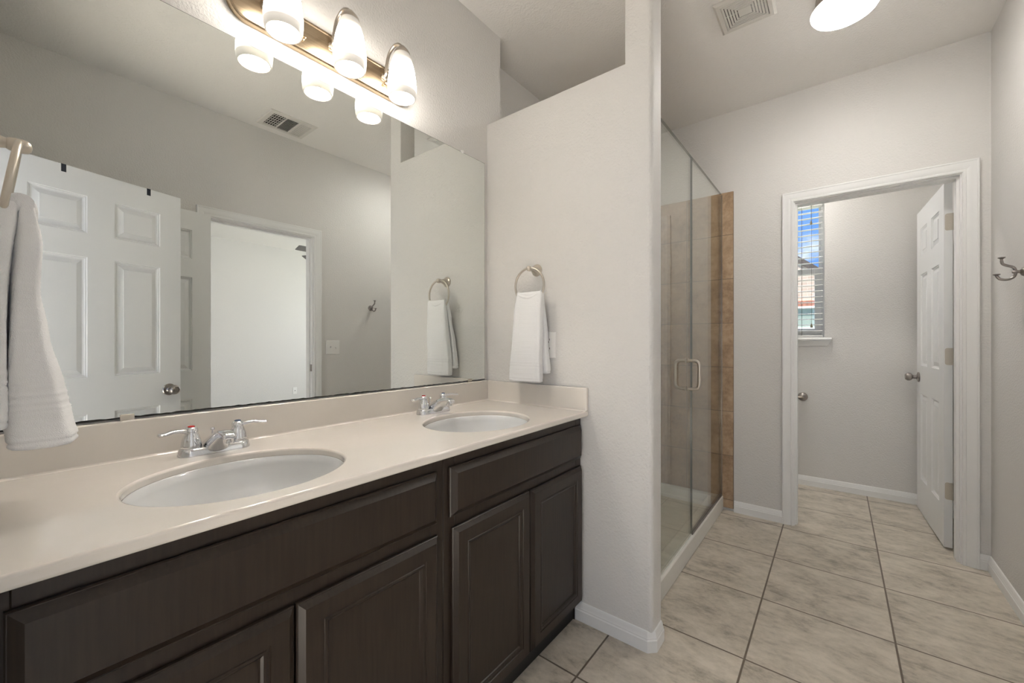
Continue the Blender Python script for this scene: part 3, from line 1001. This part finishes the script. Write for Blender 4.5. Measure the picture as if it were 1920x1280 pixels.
def slat(bm, p0, p1, wid, tilt, zc):
    p0, p1 = Vector(p0), Vector(p1)
    d = (p1 - p0).normalized()
    n_ = Vector((-d.y, d.x, 0))
    up = Vector((0, 0, 1))
    a = n_ * math.cos(tilt) + up * math.sin(tilt)
    b = -n_ * math.sin(tilt) + up * math.cos(tilt)
    L4 = [a * wid / 2 + b * 0.0004, -a * wid / 2 + b * 0.0004, -a * wid / 2 - b * 0.0004, a * wid / 2 - b * 0.0004]
    loft(bm, [[p0 + q for q in L4], [p1 + q for q in L4]])
zc = -0.0052
for i in range(5):
    y = -iy + 0.010 + i * 0.0155
    slat(bm, (-ix, y, zc), (ix, y, zc), 0.009, math.radians(35), zc)
for i in range(6):
    x = -ix + 0.016 + i * 0.0335
    box(bm, x - 0.0035, -iy, -0.0096, x + 0.0035, -0.046, -0.0086)
for i in range(13):
    x = -ix + 0.008 + i * 0.0152
    slat(bm, (x, -0.038, zc), (x, 0.040, zc), 0.006, math.radians(-62), zc)
for i in range(6):
    y = 0.056 + i * 0.0135
    slat(bm, (-ix, y, zc), (ix, y, zc), 0.0105, math.radians(-58), zc)
obj('louvers', bm, M['grille'], rg, angle=20)

# ------------------------------------------------------------------ shower enclosure
sp = thing('shower_pan', 'white shower pan with raised front curb', 'shower pan', (0.31, 2.38, 0.0))
bm = new_bm()
y0, y1 = P + PT + 0.013, B - 0.013
def sh(a, b, c, d, z): return [(a - 0.31, b - 2.38, z), (c - 0.31, b - 2.38, z), (c - 0.31, d - 2.38, z), (a - 0.31, d - 2.38, z)]
loft(bm, [sh(-0.137, y0, 0.753, y1, 0.0), sh(-0.137, y0, 0.753, y1, 0.100), sh(-0.117, y0 + 0.02, 0.665, y1 - 0.02, 0.100), sh(-0.10, y0 + 0.035, 0.650, y1 - 0.035, 0.035), sh(0.2, 2.25, 0.4, 2.5, 0.022)])
obj('curb_and_base', bm, M['pan'], sp, bevel=(0.008, 3, 40))
bm = new_bm(); lathe(bm, [(0.0, 0.022), (0.045, 0.0225), (0.045, 0.026), (0.0, 0.0265)], (0, 0, 0), 'z', 28, cap=False)
obj('drain', bm, M['chrome'], sp)

GX, GT = 0.738, 0.005
sd = thing('shower_door', 'clear glass hinged shower door with nickel D-handle, nearer the partition', 'shower door', (GX, 2.0, 0.104))
bm = new_bm(); box(bm, -GT, -0.348, 0.003, GT, 0.370, 2.064)
obj('glass_panel', bm, M['glass'], sd, angle=20)
bm = new_bm(); box(bm, -GT + 0.0003, 0.3701, 0.003, GT - 0.0003, 0.3715, 2.064)
o = obj('polished_edge', bm, M['glass_edge'], sd); o['label'] = 'dark green glass edge at the closing side'
bm = new_bm(); box(bm, -GT, -0.348, 2.0641, GT, 0.370, 2.0662)
obj('polished_edge', bm, M['glass_edge'], sd)
bm = new_bm(); box(bm, -0.0035, -0.348, -0.003, 0.0035, 0.370, 0.003)
obj('bottom_sweep', bm, M['plastic'], sd)
bm = new_bm()
hy, hz0, hz1 = 0.292, 0.805, 0.955
for sg in (1, -1):
    ctrl = [(sg * GT, hy, hz1), (sg * 0.035, hy, hz1), (sg * 0.053, hy, hz1 - 0.006), (sg * 0.062, hy, hz1 - 0.026), (sg * 0.062, hy, (hz0 + hz1) / 2), (sg * 0.062, hy, hz0 + 0.026), (sg * 0.053, hy, hz0 + 0.006), (sg * 0.035, hy, hz0), (sg * GT, hy, hz0)]
    tube(bm, smooth_path(ctrl, 6), 0.0085, 16)
    for z in (hz0, hz1):
        lathe(bm, [(0.0, 0.0), (0.012, 0.0), (0.012, 0.004), (0.0, 0.005)], (sg * GT, hy, z), 'x', 20, sg, cap=False)
o = obj('handle', bm, M['nickel_light'], sd, angle=50); o['label'] = 'satin nickel back-to-back D pull handle'
for z in (0.25, 1.80):
    bm = new_bm(); box(bm, -0.014, -0.354, z, 0.014, -0.300, z + 0.09)
    obj('hinge', bm, M['nickel_light'], sd, bevel=(0.003, 2))
sf = thing('shower_glass_panel', 'fixed clear glass shower panel meeting the brown tile strip', 'glass panel', (GX, 2.75, 0.1))
bm = new_bm(); box(bm, -GT, -0.374, 0.006, GT, 0.366, 2.070)
obj('glass_panel', bm, M['glass'], sf, angle=20)
bm = new_bm(); box(bm, -GT + 0.0003, -0.3755, 0.006, GT - 0.0003, -0.3741, 2.070)
obj('polished_edge', bm, M['glass_edge'], sf)
bm = new_bm(); box(bm, -GT, -0.374, 2.0701, GT, 0.352, 2.0722)
obj('polished_edge', bm, M['glass_edge'], sf)
bm = new_bm()
for sg in (-1, 1):
    a, b = sorted((sg * (GT + 0.0004), sg * (GT + 0.0022)))
    box(bm, a, -0.374, 0.0, b, 0.366, 0.016)
    box(bm, a, 0.352, 0.016, b, 0.3665, 2.066)
box(bm, -GT - 0.0022, -0.374, -0.0004, GT + 0.0022, 0.366, 0.004)
obj('channel', bm, M['pewter'], sf)

# ------------------------------------------------------------------ towel rings and towels
def towel_ring(label, loc, rotz, lean=0.0):
    t_ = thing('towel_ring', label, 'towel ring', loc, rotz, 'nickel towel rings at the ends of the vanity')
    bm = new_bm()
    lathe(bm, [(0.0, 0.0), (0.027, 0.0), (0.028, 0.003), (0.026, 0.007), (0.022, 0.009), (0.019, 0.014), (0.0145, 0.026), (0.0105, 0.038), (0.0085, 0.046), (0.0, 0.047)], (0, 0, 0), 'y', 32, cap=False)
    obj('wall_mount', bm, M['nickel_light'], t_, angle=45)
    bm = new_bm()
    lathe(bm, [(0.0, 0.044), (0.008, 0.045), (0.0105, 0.049), (0.0118, 0.056), (0.0118, 0.064), (0.0105, 0.070), (0.007, 0.074), (0.0, 0.0755)], (0, 0, 0), 'y', 24, cap=False)
    obj('post_tip', bm, M['nickel_light'], t_, angle=60)
    bm = new_bm()
    R = 0.077
    pts = []
    for k in range(64):
        dz = R - R * math.cos(2 * PI * k / 64)
        pts.append((R * math.sin(2 * PI * k / 64), 0.060 - dz * math.sin(lean), 0.002 - dz * math.cos(lean)))
    tube(bm, pts, 0.0050, 12, closed=True)
    obj('ring', bm, M['nickel_light'], t_, angle=60)
    return t_

def superloop(cx, cy, hx, hy, z, n=56, e=0.34):
    out = []
    for i in range(n):
        a = 2 * PI * i / n
        c, s = math.cos(a), math.sin(a)
        out.append((cx + hx * math.copysign(abs(c) ** e, c), cy + hy * math.copysign(abs(s) ** e, s), z))
    return out

def lerp_tab(tab, z):
    for a, b in zip(tab[:-1], tab[1:]):
        if a[0] >= z >= b[0]:
            k = (a[0] - z) / (a[0] - b[0])
            k = k * k * (3 - 2 * k) * 0.5 + k * 0.5
            return [p + (q - p) * k for p, q in zip(a[1:], b[1:])]
    return list(tab[-1][1:]) if z < tab[-1][0] else list(tab[0][1:])

def lobe(bm, tab, z0, z1, seed, ridges=True, n=190, round_bottom=True, side=1):
    """hanging fold: tab rows (z, x0, x1, y0, y1)"""
    rnd = random.Random(seed)
    ph = [rnd.uniform(0, 6.28) for _ in range(6)]
    loops = []
    for i in range(n + 1):
        z = z0 + (z1 - z0) * i / n
        x0, x1, ya, yb = lerp_tab(tab, z)
        k = 1.0
        if ridges:
            for zr in (z1 + 0.062, z1 + 0.074, z1 + 0.086):
                k += 0.05 * math.exp(-((z - zr) / 0.0028) ** 2)
            if z1 + 0.058 > z > z1 + 0.012: k += 0.045
            k -= 0.06 * math.exp(-((z - (z1 + 0.012)) / 0.002) ** 2)
        end = 1.0
        dt, db = (z0 - z) / 0.012, (z - z1) / 0.007
        if dt < 1: end = 0.45 + 0.55 * math.sqrt(max(0.0, 1 - (1 - dt) ** 2))
        if db < 1: end = 0.65 + 0.35 * math.sqrt(max(0.0, 1 - (1 - db) ** 2))
        hx, hy = (x1 - x0) / 2, (yb - ya) / 2
        lp = superloop((x0 + x1) / 2, (ya + yb) / 2, hx * (1 + (end - 1) * 0.25) * (1 + (k - 1) * 0.25), hy * end * k, z)
        q = []
        for (x, y, zz) in lp:
            u = (x - x0) / max(1e-6, (x1 - x0))
            fall = min(1, i / 30)
            wv = 0.0028 * math.sin(u * 7 + ph[0] + z * 9) + 0.0018 * math.sin(u * 15 + ph[1] - z * 14)
            q.append((x + 0.0016 * math.sin(z * 34 + ph[2]) + rnd.uniform(-1, 1) * 0.0004, y + wv * fall + rnd.uniform(-1, 1) * 0.0004, zz + rnd.uniform(-1, 1) * 0.0003))
        loops.append(q)
    loft(bm, loops)

def hand_towel(label, loc, rotz, front, back, fz, bz):
    t_ = thing('hand_towel', label, 'towel', loc, rotz, 'white hand towels on the towel rings')
    bm = new_bm(); lobe(bm, front, *fz, 3)
    obj('front_fold', bm, M['towel'], t_, angle=80)
    bm = new_bm(); lobe(bm, back, *bz, 8)
    obj('back_fold', bm, M['towel'], t_, angle=80)
    # saddle where the towel passes through the ring
    bm = new_bm()
    n = 14
    loops = []
    for i in range(n + 1):
        u = -1 + 2 * i / n
        x0, x1 = front[0][1], front[0][2]
        x = (x0 + x1) / 2 + u * (x1 - x0) / 2 * 0.97
        zt = front[0][0] + 0.004 - 0.012 * math.cos(u * PI / 2) + 0.006 * abs(u)
        loops.append([(x, 0.060 + 0.021 * math.cos(a) * (1 - 0.25 * abs(u) ** 4), zt - 0.010 + 0.014 * math.sin(a)) for a in [2 * PI * k / 16 for k in range(16)]])
    loft(bm, loops)
    obj('top_fold', bm, M['towel'], t_, angle=80)
    return t_

ZR = 1.482
towel_ring('satin nickel towel ring on the partition wall, holding a towel', (0.303, P, ZR), PI)
# local x runs to -X on the partition (rotated half a turn); y = out from the wall, z from ring post
hand_towel('white hand towel hanging from the ring on the partition wall', (0.303, P, ZR), PI,
           [(-0.112, -0.072, 0.060, 0.058, 0.078), (-0.20, -0.074, 0.070, 0.054, 0.084), (-0.32, -0.070, 0.085, 0.052, 0.088), (-0.497, -0.067, 0.100, 0.050, 0.089)],
           [(-0.112, -0.068, 0.058, 0.038, 0.060), (-0.20, -0.071, 0.070, 0.028, 0.056), (-0.32, -0.075, 0.088, 0.018, 0.049), (-0.462, -0.082, 0.108, 0.012, 0.047)],
           (-0.104, -0.497), (-0.108, -0.462))
towel_ring('satin nickel towel ring on the entry wall at the left edge of the photo', (0.268, YE, 1.497), 0, math.radians(8))
hand_towel('white hand towel on the near ring at the left edge of the photo', (0.268, YE, 1.497), 0,
           [(-0.108, -0.062, 0.062, 0.056, 0.076), (-0.18, -0.066, 0.078, 0.052, 0.083), (-0.25, -0.07, 0.088, 0.050, 0.081), (-0.32, -0.072, 0.094, 0.049, 0.091), (-0.41, -0.072, 0.100, 0.048, 0.108), (-0.46, -0.072, 0.104, 0.047, 0.114), (-0.505, -0.072, 0.112, 0.046, 0.123)],
           [(-0.108, -0.064, 0.062, 0.034, 0.059), (-0.20, -0.074, 0.080, 0.020, 0.054), (-0.32, -0.080, 0.096, 0.012, 0.051), (-0.47, -0.080, 0.108, 0.008, 0.0495)],
           (-0.100, -0.505), (-0.104, -0.47))

# ------------------------------------------------------------------ wall plates, hooks, paper holder
def plate_bm(w, h):
    b_ = new_bm()
    rr = lambda i, y: [(-w / 2 + i, y, -h / 2 + i), (w / 2 - i, y, -h / 2 + i), (w / 2 - i, y, h / 2 - i), (-w / 2 + i, y, h / 2 - i)]
    loft(b_, [rr(0, 0.0), rr(0, 0.0025), rr(0.003, 0.0055), rr(0.006, 0.006)])
    return b_

def outlet(label, loc, rotz, w=0.071, h=0.116):
    t_ = thing('outlet', label, 'outlet', loc, rotz)
    obj('cover_plate', plate_bm(w, h), M['plastic'], t_, angle=30)
    for sz in (-1, 1):
        b_ = new_bm()
        zc_ = sz * 0.0195
        poly = []
        for k in range(24):
            a = 2 * PI * k / 24
            poly.append((max(-0.0165, min(0.0165, 0.0175 * math.cos(a) * 1.12)), zc_ + max(-0.0135, min(0.0135, 0.0175 * math.sin(a)))))
        prism(b_, poly, 'xz', 0.006, 0.0078)
        rc_ = obj('receptacle', b_, M['plastic'], t_)
        b_ = new_bm()
        for sx in (-0.0065, 0.0065):
            box(b_, sx - 0.001, 0.0078, zc_ + 0.000, sx + 0.001, 0.0082, zc_ + 0.0085)
        lathe(b_, [(0.0, 0.0078), (0.0026, 0.0078), (0.0026, 0.0082), (0.0, 0.0082)], (0, 0, zc_ - 0.007), 'y', 12, cap=False)
        obj('slots', b_, M['dark'], rc_)
    b_ = new_bm(); lathe(b_, [(0.0, 0.006), (0.003, 0.006), (0.0025, 0.0072), (0.0, 0.0074)], (0, 0, 0), 'y', 12, cap=False)
    obj('screw', b_, M['plastic'], t_)
    return t_
outlet('white duplex outlet on the partition wall, half hidden by the towel', (0.369, P, 1.146), PI)

sw = thing('light_switch', 'white two-toggle switch plate beside the side doorway, seen in the mirror', 'light switch', (X1, 1.766, 1.110), PI / 2)
obj('cover_plate', plate_bm(0.117, 0.117), M['plastic'], sw, angle=30)
for sx, up in ((-0.023, 1), (0.023, -1)):
    bm = new_bm()
    box(bm, sx - 0.005, 0.006, -0.012, sx + 0.005, 0.0066, 0.012)
    prism(bm, [(0.006, -0.005), (0.017, 0.003 * up + 0.004 * up), (0.017, 0.007 * up + 0.006 * up), (0.006, 0.005)], 'yz', sx - 0.004, sx + 0.004)
    obj('toggle', bm, M['plastic'], sw, bevel=(0.0008, 1))

cv = thing('cable_plate', 'small white wall plate with dark jack on the bedroom wall, seen in the mirror', 'wall plate', (6.0, 3.22, 0.305), PI / 2)
obj('cover_plate', plate_bm(0.071, 0.116), M['plastic'], cv, angle=30)
bm = new_bm(); lathe(bm, [(0.0, 0.006), (0.0065, 0.006), (0.0065, 0.012), (0.0, 0.0125)], (0, 0, 0), 'y', 12, cap=False)
obj('jack', bm, M['dark'], cv)

def robe_hook(label, y, z):
    h_ = thing('robe_hook', label, 'robe hook', (X1, y, z), PI / 2, 'double robe hooks on the right wall')
    bm = new_bm()
    lathe(bm, [(0.0, 0.0), (0.023, 0.0), (0.0245, 0.003), (0.022, 0.007), (0.0175, 0.008), (0.0185, 0.011), (0.016, 0.015), (0.010, 0.018), (0.0065, 0.020), (0.0065, 0.030), (0.0, 0.031)], (0, 0, 0), 'y', 32, cap=False)
    obj('rosette', bm, M['pewter'], h_, angle=30)
    bm = new_bm()
    up = smooth_path([(0, 0.031, -0.006), (0, 0.032, 0.008), (0, 0.038, 0.020), (0, 0.055, 0.029), (0, 0.066, 0.037), (0, 0.069, 0.050), (0, 0.069, 0.060)], 6)
    tube(bm, up, [0.0052] * (len(up) - 6) + [0.0048, 0.0045, 0.0045, 0.005, 0.006, 0.0075], 14)
    lathe(bm, [(0.0, 0.058), (0.0055, 0.058), (0.0115, 0.0625), (0.0115, 0.0645), (0.006, 0.066), (0.0, 0.0665)], (0, 0.069, 0), 'z', 20, cap=False)
    dn = smooth_path([(0, 0.031, 0.008), (0, 0.031, -0.008), (0, 0.037, -0.022), (0, 0.053, -0.030), (0, 0.072, -0.027), (0, 0.081, -0.016), (0, 0.083, -0.009)], 6)
    tube(bm, dn, 0.0050, 14)
    lathe(bm, [(0.0, -0.011), (0.0055, -0.011), (0.0115, -0.007), (0.0115, -0.005), (0.006, -0.0035), (0.0, -0.003)], (0, 0.083, 0), 'z', 20, cap=False)
    lathe(bm, [(0.0, 0.028), (0.0065, 0.028), (0.0065, 0.038), (0.004, 0.041), (0.0, 0.0415)], (0, 0, 0), 'y', 16, cap=False)
    obj('double_hook', bm, M['pewter'], h_, angle=40)
    return h_
robe_hook('double nickel robe hook at the right edge of the photo', 2.628, 1.450)
robe_hook('double nickel robe hook near the light switch, seen only in the mirror', 2.121, 1.462)

tp = thing('paper_holder', 'dark nickel toilet paper holder post on the toilet room wall', 'paper holder', (1.148, F, 0.712), PI)
bm = new_bm()
lathe(bm, [(0.0, 0.0), (0.033, 0.0), (0.034, 0.004), (0.031, 0.010), (0.022, 0.016), (0.012, 0.022), (0.010, 0.040), (0.0, 0.041)], (0, 0, 0), 'y', 32, cap=False)
obj('rosette', bm, M['pewter'], tp, angle=40)
bm = new_bm(); tube(bm, smooth_path([(0, 0.034, 0), (0, 0.062, 0.002), (0.012, 0.074, 0.003), (0.06, 0.076, 0.003), (0.16, 0.076, 0.003)], 6), 0.0075, 14)
obj('arm', bm, M['nickel_light'], tp)

# ------------------------------------------------------------------ toilet-room window
wn = thing('window_1', kind='structure', loc=(0, F, 0))
bm = new_bm()
fy0, fy1 = 0.075, 0.115
rect_frame(bm, WX0, WZ0, WX1, WZ1, 0.022, 0.03, 0.022, fy0, fy1)
obj('frame', bm, M['trim'], wn, bevel=(0.002, 1))
zmid = 1.735
def sash(name, z0, z1, y0, y1, w, parent):
    b_ = new_bm()
    rect_frame(b_, WX0 + 0.022, z0, WX1 - 0.022, z1, w, w, w, y0, y1)
    o = obj(name, b_, M['trim'], parent, bevel=(0.0015, 1))
    b_ = new_bm(); box(b_, WX0 + 0.022 + w, (y0 + y1) / 2 - 0.002, z0 + w, WX1 - 0.022 - w, (y0 + y1) / 2 + 0.002, z1 - w)
    obj('pane', b_, M['pane'], o)
sash('upper_sash', zmid - 0.02, WZ1 - 0.022, 0.097, 0.113, 0.018, wn)
sash('lower_sash', WZ0 + 0.03, zmid + 0.02, 0.078, 0.095, 0.044, wn)
# stool and apron
bm = new_bm()
prism(bm, [(-0.040, WZ0 - 0.022), (-0.046, WZ0 - 0.018), (-0.047, WZ0 - 0.008), (-0.042, WZ0 - 0.001), (0.074, WZ0 - 0.001), (0.074, WZ0 + 0.0015), (-0.041, WZ0 + 0.0), (-0.041, WZ0 - 0.022)][:5] + [(0.0, WZ0 - 0.001), (0.0, WZ0 - 0.022)], 'yz', WX0 - 0.045, WX1 + 0.045)
box(bm, WX0 + 0.001, 0.0, WZ0 + 0.0005, WX1 - 0.001, 0.074, WZ0 + 0.004)
obj('window_stool', bm, M['trim'], wn, angle=20)
bm = new_bm()
ap = [(0.0, -0.022), (-0.034, -0.022), (-0.034, -0.028), (-0.028, -0.036), (-0.020, -0.050), (-0.012, -0.060), (-0.010, -0.066), (0.0, -0.066)]
L0 = [(WX0 - 0.040 + (0.034 + y) * 0.9, y, WZ0 + z) for y, z in ap]
L1 = [(WX1 + 0.040 - (0.034 + y) * 0.9, y, WZ0 + z) for y, z in ap]
loft(bm, [L0, L1])
obj('window_apron', bm, M['trim'], wn, angle=20)

bl = thing('window_blind', 'white horizontal slat blind in the toilet room window, slats open', 'window blind', ((WX0 + WX1) / 2, F + 0.040, WZ0 + 0.006))
bw = (WX1 - WX0) / 2 - 0.012
hz_ = WZ1 - WZ0 - 0.010
bm = new_bm(); box(bm, -bw, -0.026, hz_ - 0.040, bw, 0.026, hz_)
obj('head_rail', bm, M['blind'], bl, bevel=(0.003, 1))
bm = new_bm()
zs = []
z = 0.052
while z < hz_ - 0.055:
    zs.append(z); z += 0.0455
for z in zs:
    c = []
    for k in range(7):
        y = -0.024 + 0.048 * k / 6
        zz = z - 0.004 * ((y / 0.024) ** 2) + 0.0017 + y * 0.05
        c.append((y, zz))
    poly = [(y, zz + 0.0014) for y, zz in c] + [(y, zz - 0.0014) for y, zz in reversed(c)]
    prism(bm, poly, 'yz', -bw, bw)
obj('slats', bm, M['blind'], bl, angle=30)
bm = new_bm(); box(bm, -bw, -0.025, 0.0, bw, 0.025, 0.014)
obj('bottom_rail', bm, M['blind'], bl, bevel=(0.003, 1))
for x in (0.155, 0.222 - 0.44):
    bm = new_bm()
    for y in (-0.0265, 0.0265):
        tube(bm, [(x, y, 0.012), (x, y, hz_ - 0.03)], 0.0009, 6)
    obj('ladder_cord', bm, M['cord'], bl)
for x, zz in ((0.218, 0.935), (0.221, 0.105)):
    bm = new_bm()
    tube(bm, [(x, -0.032, zz), (x, -0.031, hz_ - 0.02)], 0.0009, 6)
    lc = obj('lift_cord', bm, M['cord'], bl)
    bm = new_bm(); lathe(bm, [(0.0, 0.0), (0.0075, 0.0), (0.0075, 0.014), (0.0045, 0.024), (0.002, 0.034), (0.0, 0.035)], (x, -0.032, zz - 0.030), 'z', 14, cap=False)
    obj('tassel', bm, M['tassel'], lc)

# ------------------------------------------------------------------ outdoors: neighbouring house and lawn
bm = new_bm(); box(bm, -8, 4.9, -0.4, 12, 26, -0.3)
struct('ground', bm, M['grass'])
nh = thing('neighbor_house', 'peach brick house with gabled roof outside the toilet room window', 'house', (0.3, 11.0, -0.3))
bm = new_bm()
prism(bm, [(-1.9, 0), (1.9, 0), (1.9, 1.98), (0.0, 3.50), (-1.9, 1.98)], 'xz', 0.0, 0.6)
box(bm, -6, 0.6, 0, 6, 6, 2.45)
obj('wall', bm, M['brick'], nh)
bm = new_bm()
prism(bm, [(0.1, 2.35), (0.1, 2.42), (2.2, 3.10), (5.0, 3.10), (6.6, 2.42), (6.6, 2.35)], 'yz', -6.4, 6.4)
obj('roof', bm, M['roof'], nh)
bm = new_bm()
for sg in (-1, 1):
    q = [(sg * 2.15, 1.78), (sg * 2.15, 1.93), (0.0, 3.65), (0.0, 3.50)]
    prism(bm, q if sg < 0 else list(reversed(q)), 'xz', -0.03, 1.2)
obj('gable_trim', bm, M['fascia'], nh)
bm = new_bm(); box(bm, -1.0, -0.03, 2.22, 1.0, 0.0, 2.34)
obj('soldier_course', bm, M['soldier'], nh)
bm = new_bm()
rect_frame(bm, -0.95, 0.75, 0.95, 2.22, 0.05, 0.05, 0.04, -0.035, 0.0)
box(bm, -0.90, -0.035, 1.70, 0.90, 0.0, 1.75)
wf = obj('window', bm, M['blind'], nh)
bm = new_bm(); box(bm, -0.90, -0.02, 0.80, 0.90, -0.004, 2.18)
obj('pane', bm, M['greenpane'], wf)

# ------------------------------------------------------------------ bedroom: fan, and unseen windows added for daylight
cf = thing('ceiling_fan', 'dark grey ceiling fan in the bedroom, one blade tip seen in the mirror', 'ceiling fan', (4.62, 3.28, H))
bm = new_bm(); lathe(bm, [(0.0, 0.0), (0.07, 0.0), (0.065, -0.03), (0.012, -0.045), (0.012, -0.17), (0.05, -0.175), (0.10, -0.20), (0.105, -0.27), (0.07, -0.30), (0.0, -0.305)], (0, 0, 0), 'z', 32, cap=False)
obj('motor', bm, M['fan'], cf)
for k in range(5):
    bm = new_bm()
    a = -PI / 2 - 0.08 + k * 2 * PI / 5
    c, s = math.cos(a), math.sin(a)
    L4 = []
    for r, hw in ((0.09, 0.02), (0.16, 0.02), (0.20, 0.055), (0.55, 0.068), (0.64, 0.066), (0.66, 0.05)):
        L4.append([(c * r - s * hw, s * r + c * hw, -0.255 - 0.020), (c * r + s * hw, s * r - c * hw, -0.255 + 0.020), (c * r + s * hw, s * r - c * hw, -0.262 + 0.020), (c * r - s * hw, s * r + c * hw, -0.262 - 0.020)])
    loft(bm, L4)
    obj('blade', bm, M['fan'], cf)
for nm, (x0_, x1_, yy, sg) in (('window_2', (0.2, 2.8, -3.1, 1)), ('window_3', (3.15, 5.25, 4.6, 1))):
    wq = thing(nm, kind='structure', loc=(0, yy, 0))
    bm = new_bm()
    rect_frame(bm, x0_, 0.8, x1_, 2.4, 0.05, 0.05, 0.05, 0.03, 0.07)
    box(bm, (x0_ + x1_) / 2 - 0.03, 0.03, 0.85, (x0_ + x1_) / 2 + 0.03, 0.07, 2.35)
    obj('frame', bm, M['trim'], wq)
    bm = new_bm(); box(bm, x0_ + 0.05, 0.048, 0.85, x1_ - 0.05, 0.052, 2.35)
    obj('pane', bm, M['pane'], wq)
